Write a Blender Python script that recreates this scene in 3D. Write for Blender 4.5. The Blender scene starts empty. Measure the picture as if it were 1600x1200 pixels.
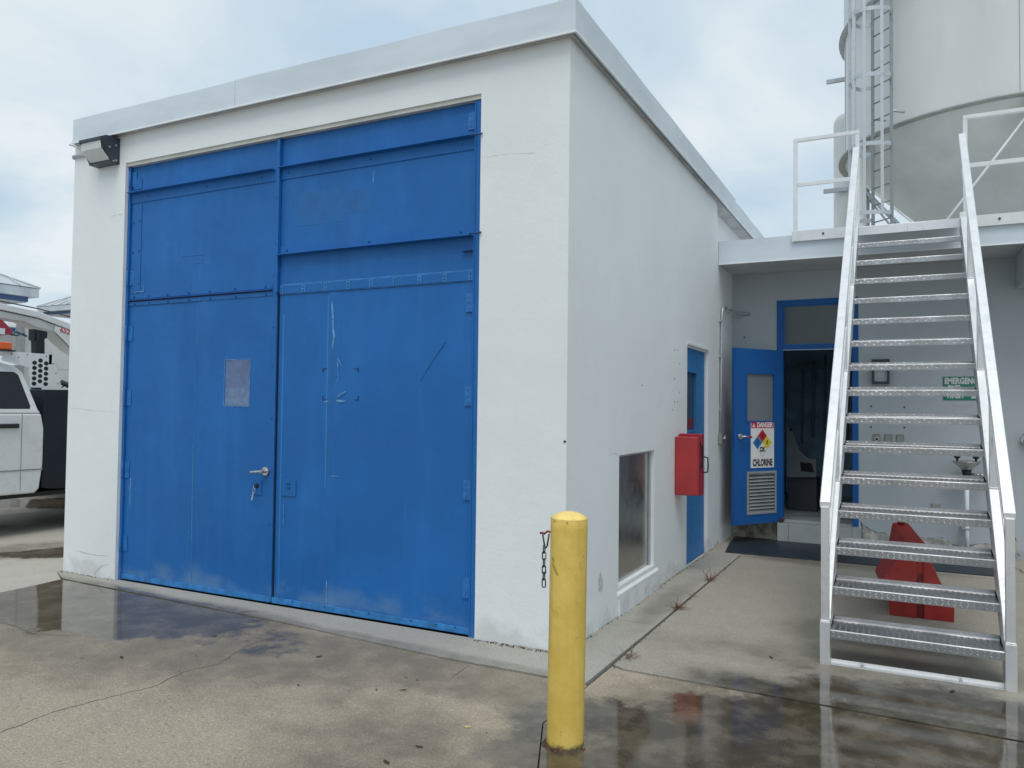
import bpy, bmesh, math, random
from mathutils import Vector, Matrix, noise
random.seed(7)
SC = bpy.context.scene
COL = SC.collection
PI = math.pi

# ------------------------------------------------------------------ camera
cam_d = bpy.data.cameras.new("camera")
cam = bpy.data.objects.new("camera", cam_d)
COL.objects.link(cam)
SC.camera = cam
cam_d.sensor_width = 36.0
cam_d.lens = 27.343
cam_d.clip_start = 0.05
cam_d.clip_end = 3000
yaw, pitch, roll = math.radians(26.7309), math.radians(1.7577), math.radians(0.6557)
fw = Vector((-math.sin(yaw)*math.cos(pitch), math.cos(yaw)*math.cos(pitch), math.sin(pitch)))
rt = Vector((math.cos(yaw), math.sin(yaw), 0))
upv = rt.cross(fw)
r2 = rt*math.cos(roll) + upv*math.sin(roll)
u2 = -rt*math.sin(roll) + upv*math.cos(roll)
m = Matrix((r2, u2, -fw)).transposed().to_4x4()
m.translation = Vector((1.8514, -4.4314, 1.5037))
cam.matrix_world = m

# ------------------------------------------------------------------ world (overcast daylight)
SUN_EL, SUN_AZ = math.radians(62), math.radians(160)      # azimuth clockwise from +Y
w = bpy.data.worlds.new("World"); SC.world = w
w.use_nodes = True
nt = w.node_tree; nt.nodes.clear()
def N(t, typ, **k):
    n = t.nodes.new(typ)
    for a, b in k.items():
        setattr(n, a, b)
    return n
out = N(nt, 'ShaderNodeOutputWorld'); bg = N(nt, 'ShaderNodeBackground')
sky = N(nt, 'ShaderNodeTexSky', sky_type='NISHITA', sun_disc=False, sun_elevation=SUN_EL, sun_rotation=SUN_AZ, dust_density=3.0, air_density=1.0)
tc = N(nt, 'ShaderNodeTexCoord')
sep = N(nt, 'ShaderNodeSeparateXYZ'); nt.links.new(tc.outputs['Generated'], sep.inputs[0])
mz = N(nt, 'ShaderNodeMath', operation='MAXIMUM'); nt.links.new(sep.outputs[2], mz.inputs[0]); mz.inputs[1].default_value = 0.0
az = N(nt, 'ShaderNodeMath', operation='ADD'); nt.links.new(mz.outputs[0], az.inputs[0]); az.inputs[1].default_value = 0.28
dx_ = N(nt, 'ShaderNodeMath', operation='DIVIDE'); nt.links.new(sep.outputs[0], dx_.inputs[0]); nt.links.new(az.outputs[0], dx_.inputs[1])
dy_ = N(nt, 'ShaderNodeMath', operation='DIVIDE'); nt.links.new(sep.outputs[1], dy_.inputs[0]); nt.links.new(az.outputs[0], dy_.inputs[1])
cmb = N(nt, 'ShaderNodeCombineXYZ'); nt.links.new(dx_.outputs[0], cmb.inputs[0]); nt.links.new(dy_.outputs[0], cmb.inputs[1])
nz = N(nt, 'ShaderNodeTexNoise'); nz.inputs['Scale'].default_value = 1.35; nz.inputs['Detail'].default_value = 7; nz.inputs['Roughness'].default_value = 0.52
nz.inputs['Distortion'].default_value = 0.5
nt.links.new(cmb.outputs[0], nz.inputs['Vector'])
rp = N(nt, 'ShaderNodeValToRGB'); nt.links.new(nz.outputs[0], rp.inputs[0])
e = rp.color_ramp.elements
e[0].position = 0.38; e[0].color = (0.56, 0.72, 0.86, 1)
e[1].position = 0.62; e[1].color = (0.87, 0.94, 0.975, 1)
k = rp.color_ramp.elements.new(0.50); k.color = (0.68, 0.81, 0.90, 1)
cm = N(nt, 'ShaderNodeVectorMath', operation='SCALE'); nt.links.new(rp.outputs[0], cm.inputs[0]); cm.inputs['Scale'].default_value = 9.8
mx = N(nt, 'ShaderNodeMix', data_type='RGBA'); mx.inputs[0].default_value = 0.9
nt.links.new(sky.outputs[0], mx.inputs[6]); nt.links.new(cm.outputs[0], mx.inputs[7])
nt.links.new(mx.outputs[2], bg.inputs[0]); bg.inputs[1].default_value = 0.1
nt.links.new(bg.outputs[0], out.inputs[0])

# ------------------------------------------------------------------ sun
sd = bpy.data.lights.new("sun", 'SUN'); sd.energy = 1.5; sd.angle = math.radians(35); sd.color = (1.0, 0.96, 0.9)
so = bpy.data.objects.new("sun", sd); COL.objects.link(so)
dirv = Vector((math.sin(SUN_AZ)*math.cos(SUN_EL), math.cos(SUN_AZ)*math.cos(SUN_EL), math.sin(SUN_EL)))
so.rotation_euler = dirv.to_track_quat('Z', 'Y').to_euler(); so.location = dirv*30

SC.view_settings.view_transform = 'Standard'
SC.view_settings.look = 'None'
SC.view_settings.exposure = 0.0
SC.view_settings.gamma = 1.0
SC.render.engine = 'CYCLES'

# ------------------------------------------------------------------ materials
def srgb(r, g, b):
    f = lambda c: (c/255/12.92) if c/255 <= .04045 else ((c/255+.055)/1.055)**2.4
    return (f(r), f(g), f(b), 1)
class MT:
    """small wrapper that builds a procedural Principled material"""
    def __init__(s, name):
        s.m = bpy.data.materials.new(name); s.m.use_nodes = True
        s.t = s.m.node_tree; s.b = s.t.nodes['Principled BSDF']
        s.tc = N(s.t, 'ShaderNodeTexCoord')
    def L(s, a, b): s.t.links.new(a, b)
    def map(s, scale=(1, 1, 1), loc=(0, 0, 0), rot=(0, 0, 0)):
        mp = N(s.t, 'ShaderNodeMapping'); s.L(s.tc.outputs['Object'], mp.inputs[0])
        mp.inputs['Scale'].default_value = scale; mp.inputs['Location'].default_value = loc; mp.inputs['Rotation'].default_value = rot
        return mp.outputs[0]
    def noise(s, scale, detail=4, rough=.55, vec=None, dist=0):
        n = N(s.t, 'ShaderNodeTexNoise'); n.inputs['Scale'].default_value = scale; n.inputs['Detail'].default_value = detail
        n.inputs['Roughness'].default_value = rough; n.inputs['Distortion'].default_value = dist
        s.L(vec if vec is not None else s.tc.outputs['Object'], n.inputs['Vector']); return n.outputs[0]
    def vor(s, scale, vec=None, feature='F1', rnd=1.0):
        n = N(s.t, 'ShaderNodeTexVoronoi', feature=feature); n.inputs['Scale'].default_value = scale; n.inputs['Randomness'].default_value = rnd
        s.L(vec if vec is not None else s.tc.outputs['Object'], n.inputs['Vector']); return n
    def ramp(s, v, a, b, ca=(0, 0, 0, 1), cb=(1, 1, 1, 1)):
        n = N(s.t, 'ShaderNodeValToRGB'); s.L(v, n.inputs[0]); e = n.color_ramp.elements
        e[0].position = a; e[0].color = ca; e[1].position = b; e[1].color = cb; return n.outputs[0]
    def ss(s, v, a, b, x=0., y=1.):
        n = N(s.t, 'ShaderNodeMapRange', interpolation_type='SMOOTHSTEP'); s.L(v, n.inputs[0])
        n.inputs[1].default_value = a; n.inputs[2].default_value = b; n.inputs[3].default_value = x; n.inputs[4].default_value = y; return n.outputs[0]
    def math(s, op, a, b=None, c=None):
        n = N(s.t, 'ShaderNodeMath', operation=op)
        for i, q in enumerate((a, b, c)):
            if q is None: continue
            if isinstance(q, (int, float)): n.inputs[i].default_value = q
            else: s.L(q, n.inputs[i])
        return n.outputs[0]
    def mix(s, f, a, b, mode='MIX'):
        n = N(s.t, 'ShaderNodeMix', data_type='RGBA', blend_type=mode)
        for i, q in ((0, f), (6, a), (7, b)):
            if isinstance(q, (int, float)): n.inputs[i].default_value = q
            elif isinstance(q, tuple): n.inputs[i].default_value = q
            else: s.L(q, n.inputs[i])
        return n.outputs[2]
    def xyz(s):
        n = N(s.t, 'ShaderNodeSeparateXYZ'); s.L(s.tc.outputs['Object'], n.inputs[0]); return n.outputs
    def col(s, c):
        if isinstance(c, tuple): s.b.inputs['Base Color'].default_value = c
        else: s.L(c, s.b.inputs['Base Color'])
    def rough(s, r):
        if isinstance(r, (int, float)): s.b.inputs['Roughness'].default_value = r
        else: s.L(r, s.b.inputs['Roughness'])
    def bump(s, h, strength=.3, dist=.01, prev=None):
        n = N(s.t, 'ShaderNodeBump'); n.inputs['Distance'].default_value = dist
        if isinstance(strength, (int, float)): n.inputs['Strength'].default_value = strength
        else: s.L(strength, n.inputs['Strength'])
        s.L(h, n.inputs['Height'])
        if prev is not None: s.L(prev, n.inputs['Normal'])
        s.L(n.outputs[0], s.b.inputs['Normal']); return n.outputs[0]

def simple(name, c, rough=.6, metal=0., var=.12, vs=4., bump=.0, bs=80., spec=.5, stretch=None):
    q = MT(name); c4 = c if len(c) == 4 else (*c, 1)
    v = q.map(scale=stretch) if stretch else None
    n = q.noise(vs, 5, .6, v)
    dark = tuple(x*(1-var) for x in c4[:3])+(1,); light = tuple(min(1, x*(1+var)) for x in c4[:3])+(1,)
    q.col(q.mix(q.ss(n, .3, .7), dark, light))
    q.rough(q.ss(n, .2, .8, rough*.85, min(1, rough*1.15)))
    q.b.inputs['Metallic'].default_value = metal
    q.b.inputs['Specular IOR Level'].default_value = spec
    if bump: q.bump(q.noise(bs, 3), bump, .004)
    return q.m

def stucco(name, base, grime=1.0, z0=0.0):
    q = MT(name)
    n1 = q.noise(.9, 5, .6); n2 = q.noise(5, 5, .6, q.map(scale=(1, 1, .35))); n3 = q.noise(60, 4, .6); n4 = q.noise(230, 2)
    c = q.mix(q.ss(n1, .30, .72), tuple(x*.94 for x in base[:3])+(1,), base)
    c = q.mix(q.ss(n2, .45, .8, 0, .14), c, tuple(x*y for x, y in zip(base[:3], (.84, .86, .86)))+(1,))
    X = q.xyz(); z = X[2]
    # splash-back dirt close to the ground, broken up
    ng = q.noise(4.5, 6, .65)
    g = q.math('ADD', q.ss(z, z0, z0+.26, 1., 0.), q.ss(ng, .3, .72, -.5, .5))
    g = q.math('MULTIPLY', q.ss(g, .35, 1.15), .6*grime)
    c = q.mix(g, c, (.30, .285, .25, 1))
    # thin rain streaks
    st = q.noise(1., 6, .65, q.map(scale=(9, 9, .28)))
    c = q.mix(q.ss(st, .60, .78, 0, .10*grime), c, (.42, .44, .43, 1))
    q.col(c); q.rough(.78)
    q.b.inputs['Specular IOR Level'].default_value = .3
    h = q.math('ADD', q.math('MULTIPLY', n3, .6), q.math('MULTIPLY', n4, .4))
    b1 = q.bump(h, q.ss(n1, .35, .7, .06, .4), .006)
    q.bump(q.noise(2.6, 4, .55), .26, .03, b1)
    return q.m

def blue_paint(name, base=(.011, .138, .440, 1), chalk=1.0, dull=0.0):
    q = MT(name)
    n1 = q.noise(1.3, 5, .6); n2 = q.noise(2.2, 6, .6, q.map(scale=(3, 3, .35))); n3 = q.noise(16, 5, .65)
    d = tuple(x*.86 for x in base[:3])+(1,); l = (base[0]*1.6+.010, base[1]*1.22+.008, base[2]*1.10+.01, 1)
    c = q.mix(q.ss(n1, .35, .68), d, base)
    c = q.mix(q.ss(n2, .46, .75, 0, .30*chalk), c, l)
    X = q.xyz(); z = X[2]
    nl = q.noise(2.6, 5, .6, q.map(scale=(1.2, 1, 1.6)))
    low = q.math('ADD', q.ss(z, .0, .34, 1., 0.), q.ss(nl, .3, .7, -.45, .45))
    c = q.mix(q.math('MULTIPLY', q.ss(low, .35, 1.5), .55*chalk), c, (.16, .28, .42, 1))
    c = q.mix(q.ss(q.noise(1, 6, .7, q.map(scale=(26, 26, .8))), .62, .78, 0, .12*chalk), c, (.20, .36, .62, 1))
    c = q.mix(q.ss(q.noise(45, 3, .6), .70, .74, 0, .5), c, (.03, .045, .08, 1))
    q.col(c)
    q.rough(q.ss(n3, .3, .7, .46, .62)); q.b.inputs['Specular IOR Level'].default_value = .35
    b = q.bump(n3, .12, .004); q.bump(q.noise(1.7, 2), .5, .03, b)
    return q.m

def alu(name, c=(.78, .78, .79, 1), r0=.28, r1=.5, metal=.9):
    q = MT(name); n = q.noise(9, 5, .65); n2 = q.noise(40, 4, .7)
    dirt = q.ss(n, .5, .78, 0, .55)
    cc = q.mix(dirt, c, tuple(x*.62 for x in c[:3])+(1,))
    cc = q.mix(q.ss(n2, .64, .74, 0, .5), cc, (.30, .29, .27, 1))
    q.col(cc); q.rough(q.ss(n, .3, .75, r0, r1)); q.b.inputs['Metallic'].default_value = metal
    q.bump(n2, .10, .002); return q.m

M = {}
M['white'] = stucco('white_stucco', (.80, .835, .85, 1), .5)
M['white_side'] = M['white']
M['annex'] = stucco('annex_stucco_shaded', (.46, .505, .54, 1), .5)  # wall colour darkened to carry the shade of the canopy
M['fascia'] = simple('fascia_metal', (.62, .69, .75), .42, 0, .07, 1.2, .05, 4, stretch=(1, 1, 3))
M['drip'] = simple('fascia_drip_edge', (.80, .83, .85), .4, 0, .05)
M['roof'] = simple('roof_membrane', (.45, .46, .47), .8, 0, .2)
M['blue'] = blue_paint('weathered_blue_paint')
M['blue2'] = blue_paint('side_door_blue_paint', (.035, .20, .48, 1), .5)
M['blue3'] = blue_paint('glossy_blue_paint', (.006, .105, .37, 1), .1)
M['hinge'] = simple('hinge_blue', (.015, .155, .45), .5, 0, .2, 20)
M['blue_light'] = simple('rubbed_blue_paint', (.028, .19, .48), .5, 0, .25, 14)
M['blue_faded'] = simple('faded_blue_repaint', (.008, .118, .365), .55, 0, .10, 9)
M['chalk'] = simple('chalky_scrape', (.10, .27, .52), .7, 0, .3, 30)
M['paper'] = simple('paper_residue', (.115, .17, .31), .8, 0, .15, 12, .2, 60)
M['paper2'] = simple('lighter_paper_residue', (.145, .225, .38), .8, 0, .2, 20, .2, 60)
M['bluedark'] = simple('recessed_blue', (.006, .06, .20), .5)
M['dark'] = simple('dark_gap', (.012, .012, .014), .9, 0, .2)
M['black'] = simple('black_plastic', (.018, .020, .024), .45, 0, .2)
M['bronze'] = simple('dark_bronze_housing', (.035, .045, .065), .4, 0, .15)
M['alu'] = alu('mill_aluminium', (.80, .80, .80, 1), .36, .55, .85)
M['tread'] = alu('diamond_plate_aluminium', (.46, .46, .47, 1), .22, .36, .97)
q = MT('diamond_plate'); n = q.noise(6, 4, .6)
q.col(q.mix(q.ss(n, .35, .7), (.47, .47, .48, 1), (.36, .36, .36, 1))); q.rough(q.ss(n, .3, .7, .27, .42)); q.b.inputs['Metallic'].default_value = .97; M['tread'] = q.m
M['galv'] = alu('galvanised_steel', (.50, .53, .56, 1), .4, .6, .6)
M['paintw'] = simple('white_painted_metal', (.74, .76, .77), .4, 0, .06, 6)
M['galv_dark'] = alu('weathered_galvanised', (.27, .30, .32, 1), .45, .65, .6)
M['steel'] = alu('dull_stainless', (.46, .46, .44, 1), .17, .28, .95)
M['chrome'] = alu('satin_chrome', (.55, .56, .57, 1), .2, .35, .9)
M['rusty'] = simple('rusty_metal', (.10, .05, .035), .7, .3, .4, 30)
M['chain'] = simple('dark_chain_steel', (.07, .07, .075), .5, .7, .3, 30)
M['red_tip'] = simple('faded_red_steel', (.20, .035, .035), .55, .2, .4, 30)
M['firered'] = simple('cabinet_red_plastic', (.40, .034, .038), .38, 0, .12, 3)
M['firered2'] = simple('cabinet_side_red', (.32, .010, .025), .3, 0, .12, 3)
M['barred'] = simple('barrier_red_plastic', (.34, .022, .016), .5, 0, .16, 5, .1, 30)
M['bardark'] = simple('barrier_slot_red', (.16, .01, .01), .6, 0, .16)
M['mat'] = simple('dark_blue_rubber', (.018, .028, .040), .5, 0, .25, 6, .2, 90)
M['tile'] = simple('pale_floor_tile', (.40, .42, .42), .35, 0, .1, 3)
M['room'] = simple('interior_plaster', (.42, .62, .76), .8, 0, .2)
M['roomfloor'] = simple('interior_floor', (.36, .40, .42), .35, 0, .2)
M['signw'] = simple('sign_white', (.78, .78, .78), .4, 0, .03)
M['signred'] = simple('sign_red', (.50, .015, .03), .4, 0, .05)
M['signblue'] = simple('sign_blue', (.01, .16, .42), .4, 0, .05)
M['signyel'] = simple('sign_yellow', (.75, .62, .03), .4, 0, .05)
M['signgreen'] = simple('sign_green', (.012, .20, .14), .45, 0, .08)
M['ink'] = simple('sign_black', (.012, .012, .014), .5, 0, .05)
M['inkw'] = simple('sign_lettering_white', (.62, .66, .64), .5, 0, .05)
M['numred'] = simple('number_red', (.55, .05, .09), .5, 0, .05)
M['plate'] = simple('switch_plate', (.26, .27, .25), .4, .3, .1)
q = MT('silo_cream_paint'); n = q.noise(.8, 5, .6, q.map(scale=(1, 1, .4))); st = q.noise(1, 6, .65, q.map(scale=(3.5, 3.5, .12))); st2 = q.noise(1, 6, .7, q.map(scale=(14, 14, .25)))
c = q.mix(q.ss(n, .3, .7), (.62, .64, .63, 1), (.71, .725, .71, 1)); c = q.mix(q.ss(st, .5, .78, 0, .26), c, (.48, .50, .47, 1)); c = q.mix(q.ss(st2, .66, .80, 0, .35), c, (.42, .37, .30, 1))
q.col(c); q.rough(.45); q.bump(q.noise(.9, 3), .25, .03); M['silo'] = q.m
M['carw'] = simple('truck_white_paint', (.74, .75, .76), .28, 0, .04)
M['navy'] = simple('dark_navy_panel', (.006, .010, .020), .45, 0, .3, 3)
M['tyre'] = simple('tyre_rubber', (.02, .02, .02), .8, 0, .2)
M['orange'] = simple('amber_lens', (.75, .13, .03), .3, 0, .15)
M['boomw'] = simple('boom_white_paint', (.72, .73, .73), .4, 0, .05, 2)
M['boomb'] = simple('boom_underside_paint', (.55, .55, .53), .5, 0, .08, 2)
M['block'] = simple('white_block_wall', (.60, .61, .60), .8, 0, .08, 2)
M['metroof'] = simple('metal_roof', (.50, .54, .57), .4, .2, .12, 2)
M['bluetrim'] = simple('blue_trim', (.05, .11, .25), .5, 0, .1)
M['soil'] = simple('joint_soil', (.035, .030, .024), .95, 0, .5, 20, .5, 60)
M['weed'] = simple('dry_reddish_weed', (.16, .09, .06), .8, 0, .4, 20)
M['leaf'] = simple('dead_leaf_brown', (.05, .035, .022), .8, 0, .4, 20)
M['lens'] = None
def glass_dark(name, c, r=.06):
    q = MT(name); n = q.noise(1.3, 3)
    q.col(q.mix(q.ss(n, .3, .7), tuple(x*.8 for x in c)+(1,), (*c, 1))); q.rough(r); q.b.inputs['Specular IOR Level'].default_value = .6
    return q.m
M['glass'] = glass_dark('tinted_car_glass', (.012, .016, .022))
M['transom'] = glass_dark('dark_window_glass', (.045, .065, .075), .08)
M['frost'] = glass_dark('grey_door_glass', (.18, .21, .23), .12)
M['sideglass'] = glass_dark('side_door_glass', (.05, .075, .10), .1)
q = MT('lamp_lens'); q.col((.86, .90, .88, 1)); q.rough(.12); q.b.inputs['Transmission Weight'].default_value = .35; q.b.inputs['IOR'].default_value = 1.3
q.bump(q.noise(40, 2), .1, .004); M['lens'] = q.m

# yellow bollard paint with chips and stains
q = MT('yellow_bollard_paint'); n1 = q.noise(7, 5, .6); n2 = q.noise(38, 5, .7); X = q.xyz()
c = q.mix(q.ss(n1, .35, .7), (.69, .475, .095, 1), (.79, .565, .135, 1))
c = q.mix(q.ss(q.noise(1, 5, .6, q.map(scale=(25, 25, 1.5))), .5, .72, 0, .3), c, (.50, .36, .09, 1))
chip = q.math('ADD', q.ss(n2, .62, .66), 0)
chip = q.math('MULTIPLY', chip, q.ss(q.noise(4, 3, .5), .50, .60))
base = q.math('MULTIPLY', q.ss(q.math('ADD', X[2], q.math('MULTIPLY', n2, -.10)), -.055, -.015, 1, 0), 1)
c = q.mix(q.math('MAXIMUM', chip, base), c, (.10, .085, .05, 1))
q.col(c); q.rough(q.ss(n1, .3, .7, .38, .55)); q.bump(q.math('ADD', n2, q.math('MULTIPLY', n1, 2)), .25, .004); M['yellow'] = q.m

# concrete / pavement -------------------------------------------------
def ground_mat(name, dry, dark, agg=1.0, ell=(), stains=(), damp=0.0, spots=.5):
    """concrete with exposed aggregate; ell = puddles (cx, cy, rx, ry, rotation, softness), stains = damp dark areas"""
    q = MT(name); X = q.xyz()
    nbig = q.noise(.7, 5, .6); nmid = q.noise(4.5, 6, .62); nf = q.noise(70, 3, .7); vv = q.vor(170); v2 = q.vor(48)
    c = q.mix(q.ss(nbig, .32, .68), tuple(x*.84 for x in dry)+(1,), (*dry, 1))
    c = q.mix(q.ss(nmid, .42, .75, 0, .45), c, tuple(x*.76 for x in dry)+(1,))
    c = q.mix(q.ss(nf, .35, .7, 0, .55*agg), c, tuple(x*.60 for x in dry)+(1,))
    sepc = N(q.t, 'ShaderNodeSeparateColor'); q.L(vv.outputs['Color'], sepc.inputs[0])
    c = q.mix(q.math('MULTIPLY', q.ss(sepc.outputs[0], .80, .86), .55*agg), c, tuple(min(1, x*1.55) for x in dry)+(1,))
    c = q.mix(q.math('MULTIPLY', q.ss(sepc.outputs[1], .84, .88), .5*agg), c, tuple(x*.45 for x in dry)+(1,))
    sp2 = N(q.t, 'ShaderNodeSeparateColor'); q.L(v2.outputs['Color'], sp2.inputs[0])
    c = q.mix(q.math('MULTIPLY', q.math('MULTIPLY', q.ss(sp2.outputs[0], .955, .965), q.ss(v2.outputs['Distance'], .30, .42, 1, 0)), spots), c, (*dark, 1))
    def area(lst, seed):
        tot = None
        wn = q.noise(1.6, 5, .6, q.map(loc=(seed, seed, 0))); wn2 = q.noise(9, 4, .6, q.map(loc=(seed, 0, 0)))
        wob = q.math('ADD', q.ss(wn, .2, .8, -.30, .30), q.ss(wn2, .2, .8, -.10, .10))
        for (cx, cy, rx, ry, rot, soft) in lst:
            mp = q.map()
            sub = N(q.t, 'ShaderNodeVectorMath', operation='SUBTRACT'); q.L(q.tc.outputs['Object'], sub.inputs[0]); sub.inputs[1].default_value = (cx, cy, 0)
            rn = N(q.t, 'ShaderNodeVectorRotate', rotation_type='Z_AXIS'); q.L(sub.outputs[0], rn.inputs[0]); rn.inputs['Angle'].default_value = -rot
            ml = N(q.t, 'ShaderNodeVectorMath', operation='MULTIPLY'); q.L(rn.outputs[0], ml.inputs[0]); ml.inputs[1].default_value = (1/rx, 1/ry, 0)
            ln = N(q.t, 'ShaderNodeVectorMath', operation='LENGTH'); q.L(ml.outputs[0], ln.inputs[0])
            dd = q.math('ADD', ln.outputs['Value'], wob)
            a = q.ss(dd, 1-soft, 1+soft, 1, 0)
            tot = a if tot is None else q.math('MAXIMUM', tot, a)
        return tot
    wet = area(ell, 3.1) if ell else None
    st = area(stains, 8.7) if stains else None
    dampn = q.ss(nbig, .50, .75, 0, damp)
    dk = dampn if st is None else q.math('MAXIMUM', dampn, q.math('MULTIPLY', st, q.ss(nmid, .3, .62, .55, 1.0)))
    c = q.mix(q.math('MULTIPLY', dk, .68), c, (*dark, 1))
    if wet is not None:
        rgt = q.ss(X[0], -.6, .7)
        c = q.mix(wet, c, q.mix(q.math('ADD', q.ss(nmid, .35, .65, -.14, .16), .78), c, q.mix(rgt, (.095, .080, .055, 1), (.043, .034, .021, 1))))
    q.col(c)
    rg = q.ss(dk, 0, 1, .86, .42)
    if wet is not None:
        rr = N(q.t, 'ShaderNodeMix', data_type='FLOAT'); q.L(wet, rr.inputs[0]); q.L(rg, rr.inputs[2]); 
        q.L(q.ss(nf, .3, .7, .012, .05), rr.inputs[3]); rg = rr.outputs[0]
        sp = q.math('ADD', .25, q.math('MULTIPLY', wet, q.math('ADD', .12, q.math('MULTIPLY', rgt, .28)))); q.L(sp, q.b.inputs['Specular IOR Level'])
        bs = q.ss(wet, .0, .9, .55, .012)
    else:
        q.b.inputs['Specular IOR Level'].default_value = .3; bs = .5
    q.rough(rg)
    h = q.math('ADD', nf, q.math('MULTIPLY', vv.outputs['Distance'], .8))
    q.bump(h, bs, .006)
    return q.m

PUD = [(-3.9, -.60, 2.0, .62, .02, .09), (-6.6, .15, 1.5, .9, .3, .12), (2.35, -1.35, 2.0, 1.4, -.05, .12), (1.6, -.75, 1.0, .68, -.2, .15),
       (-8.8, 3.2, 2.2, .75, .3, .1)]
M['pave'] = ground_mat('worn_pavement', (.425, .362, .28), (.15, .122, .085), .75, PUD,
                       [(-3.2, -1.0, 2.6, .8, .05, .35), (-.7, -.62, 1.6, .30, -.08, .3), (1.5, -1.3, 1.4, 1.6, 0, .3), (.62, -1.3, .22, .5, 0, .4), (2.6, -2.2, 1.5, 1.0, .4, .5), (-1.2, -3.1, 3.0, .55, .1, .5), (.1, -2.2, .5, 1.2, .5, .5), (-1.9, -.75, 1.6, .35, .0, .5)], .35)
M['slab'] = ground_mat('walkway_concrete', (.40, .37, .315), (.165, .145, .11), .5, [(2.2, .02, 1.0, .48, 0, .3), (1.3, -.05, .5, .16, -.2, .4)],
                       [(1.6, .75, 1.0, .28, .1, .5), (2.0, -.05, 1.3, .34, 0, .5), (1.75, 1.4, .6, .45, 0, .5), (1.2, 3.9, .9, .2, 0, .5)], .30, .3)
M['apron'] = ground_mat('apron_concrete', (.42, .405, .36), (.20, .18, .145), .35, [(-3.5, -.30, 1.6, .13, -.03, .3)],
                        [(-3.0, -.30, 2.6, .16, -.05, .3), (-1.3, -.36, 1.2, .12, -.07, .3), (.2, 1.6, .10, .8, 0, .6), (-.2, -.39, .6, .08, 0, .3)], .15, .4)
M['yard'] = ground_mat('yard_concrete', (.50, .47, .41), (.17, .150, .115), .3, [(-8.8, 3.4, 2.6, .7, .5, .12), (-5.6, .75, .9, .28, .9, .15)],
                       [(-8.2, 2.6, 2.4, 1.3, .5, .3), (-5.7, .9, 1.2, .5, .9, .3)], .2, .3)
M['earth'] = ground_mat('distant_ground', (.30, .28, .24), (.12, .11, .09), .3)

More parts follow.
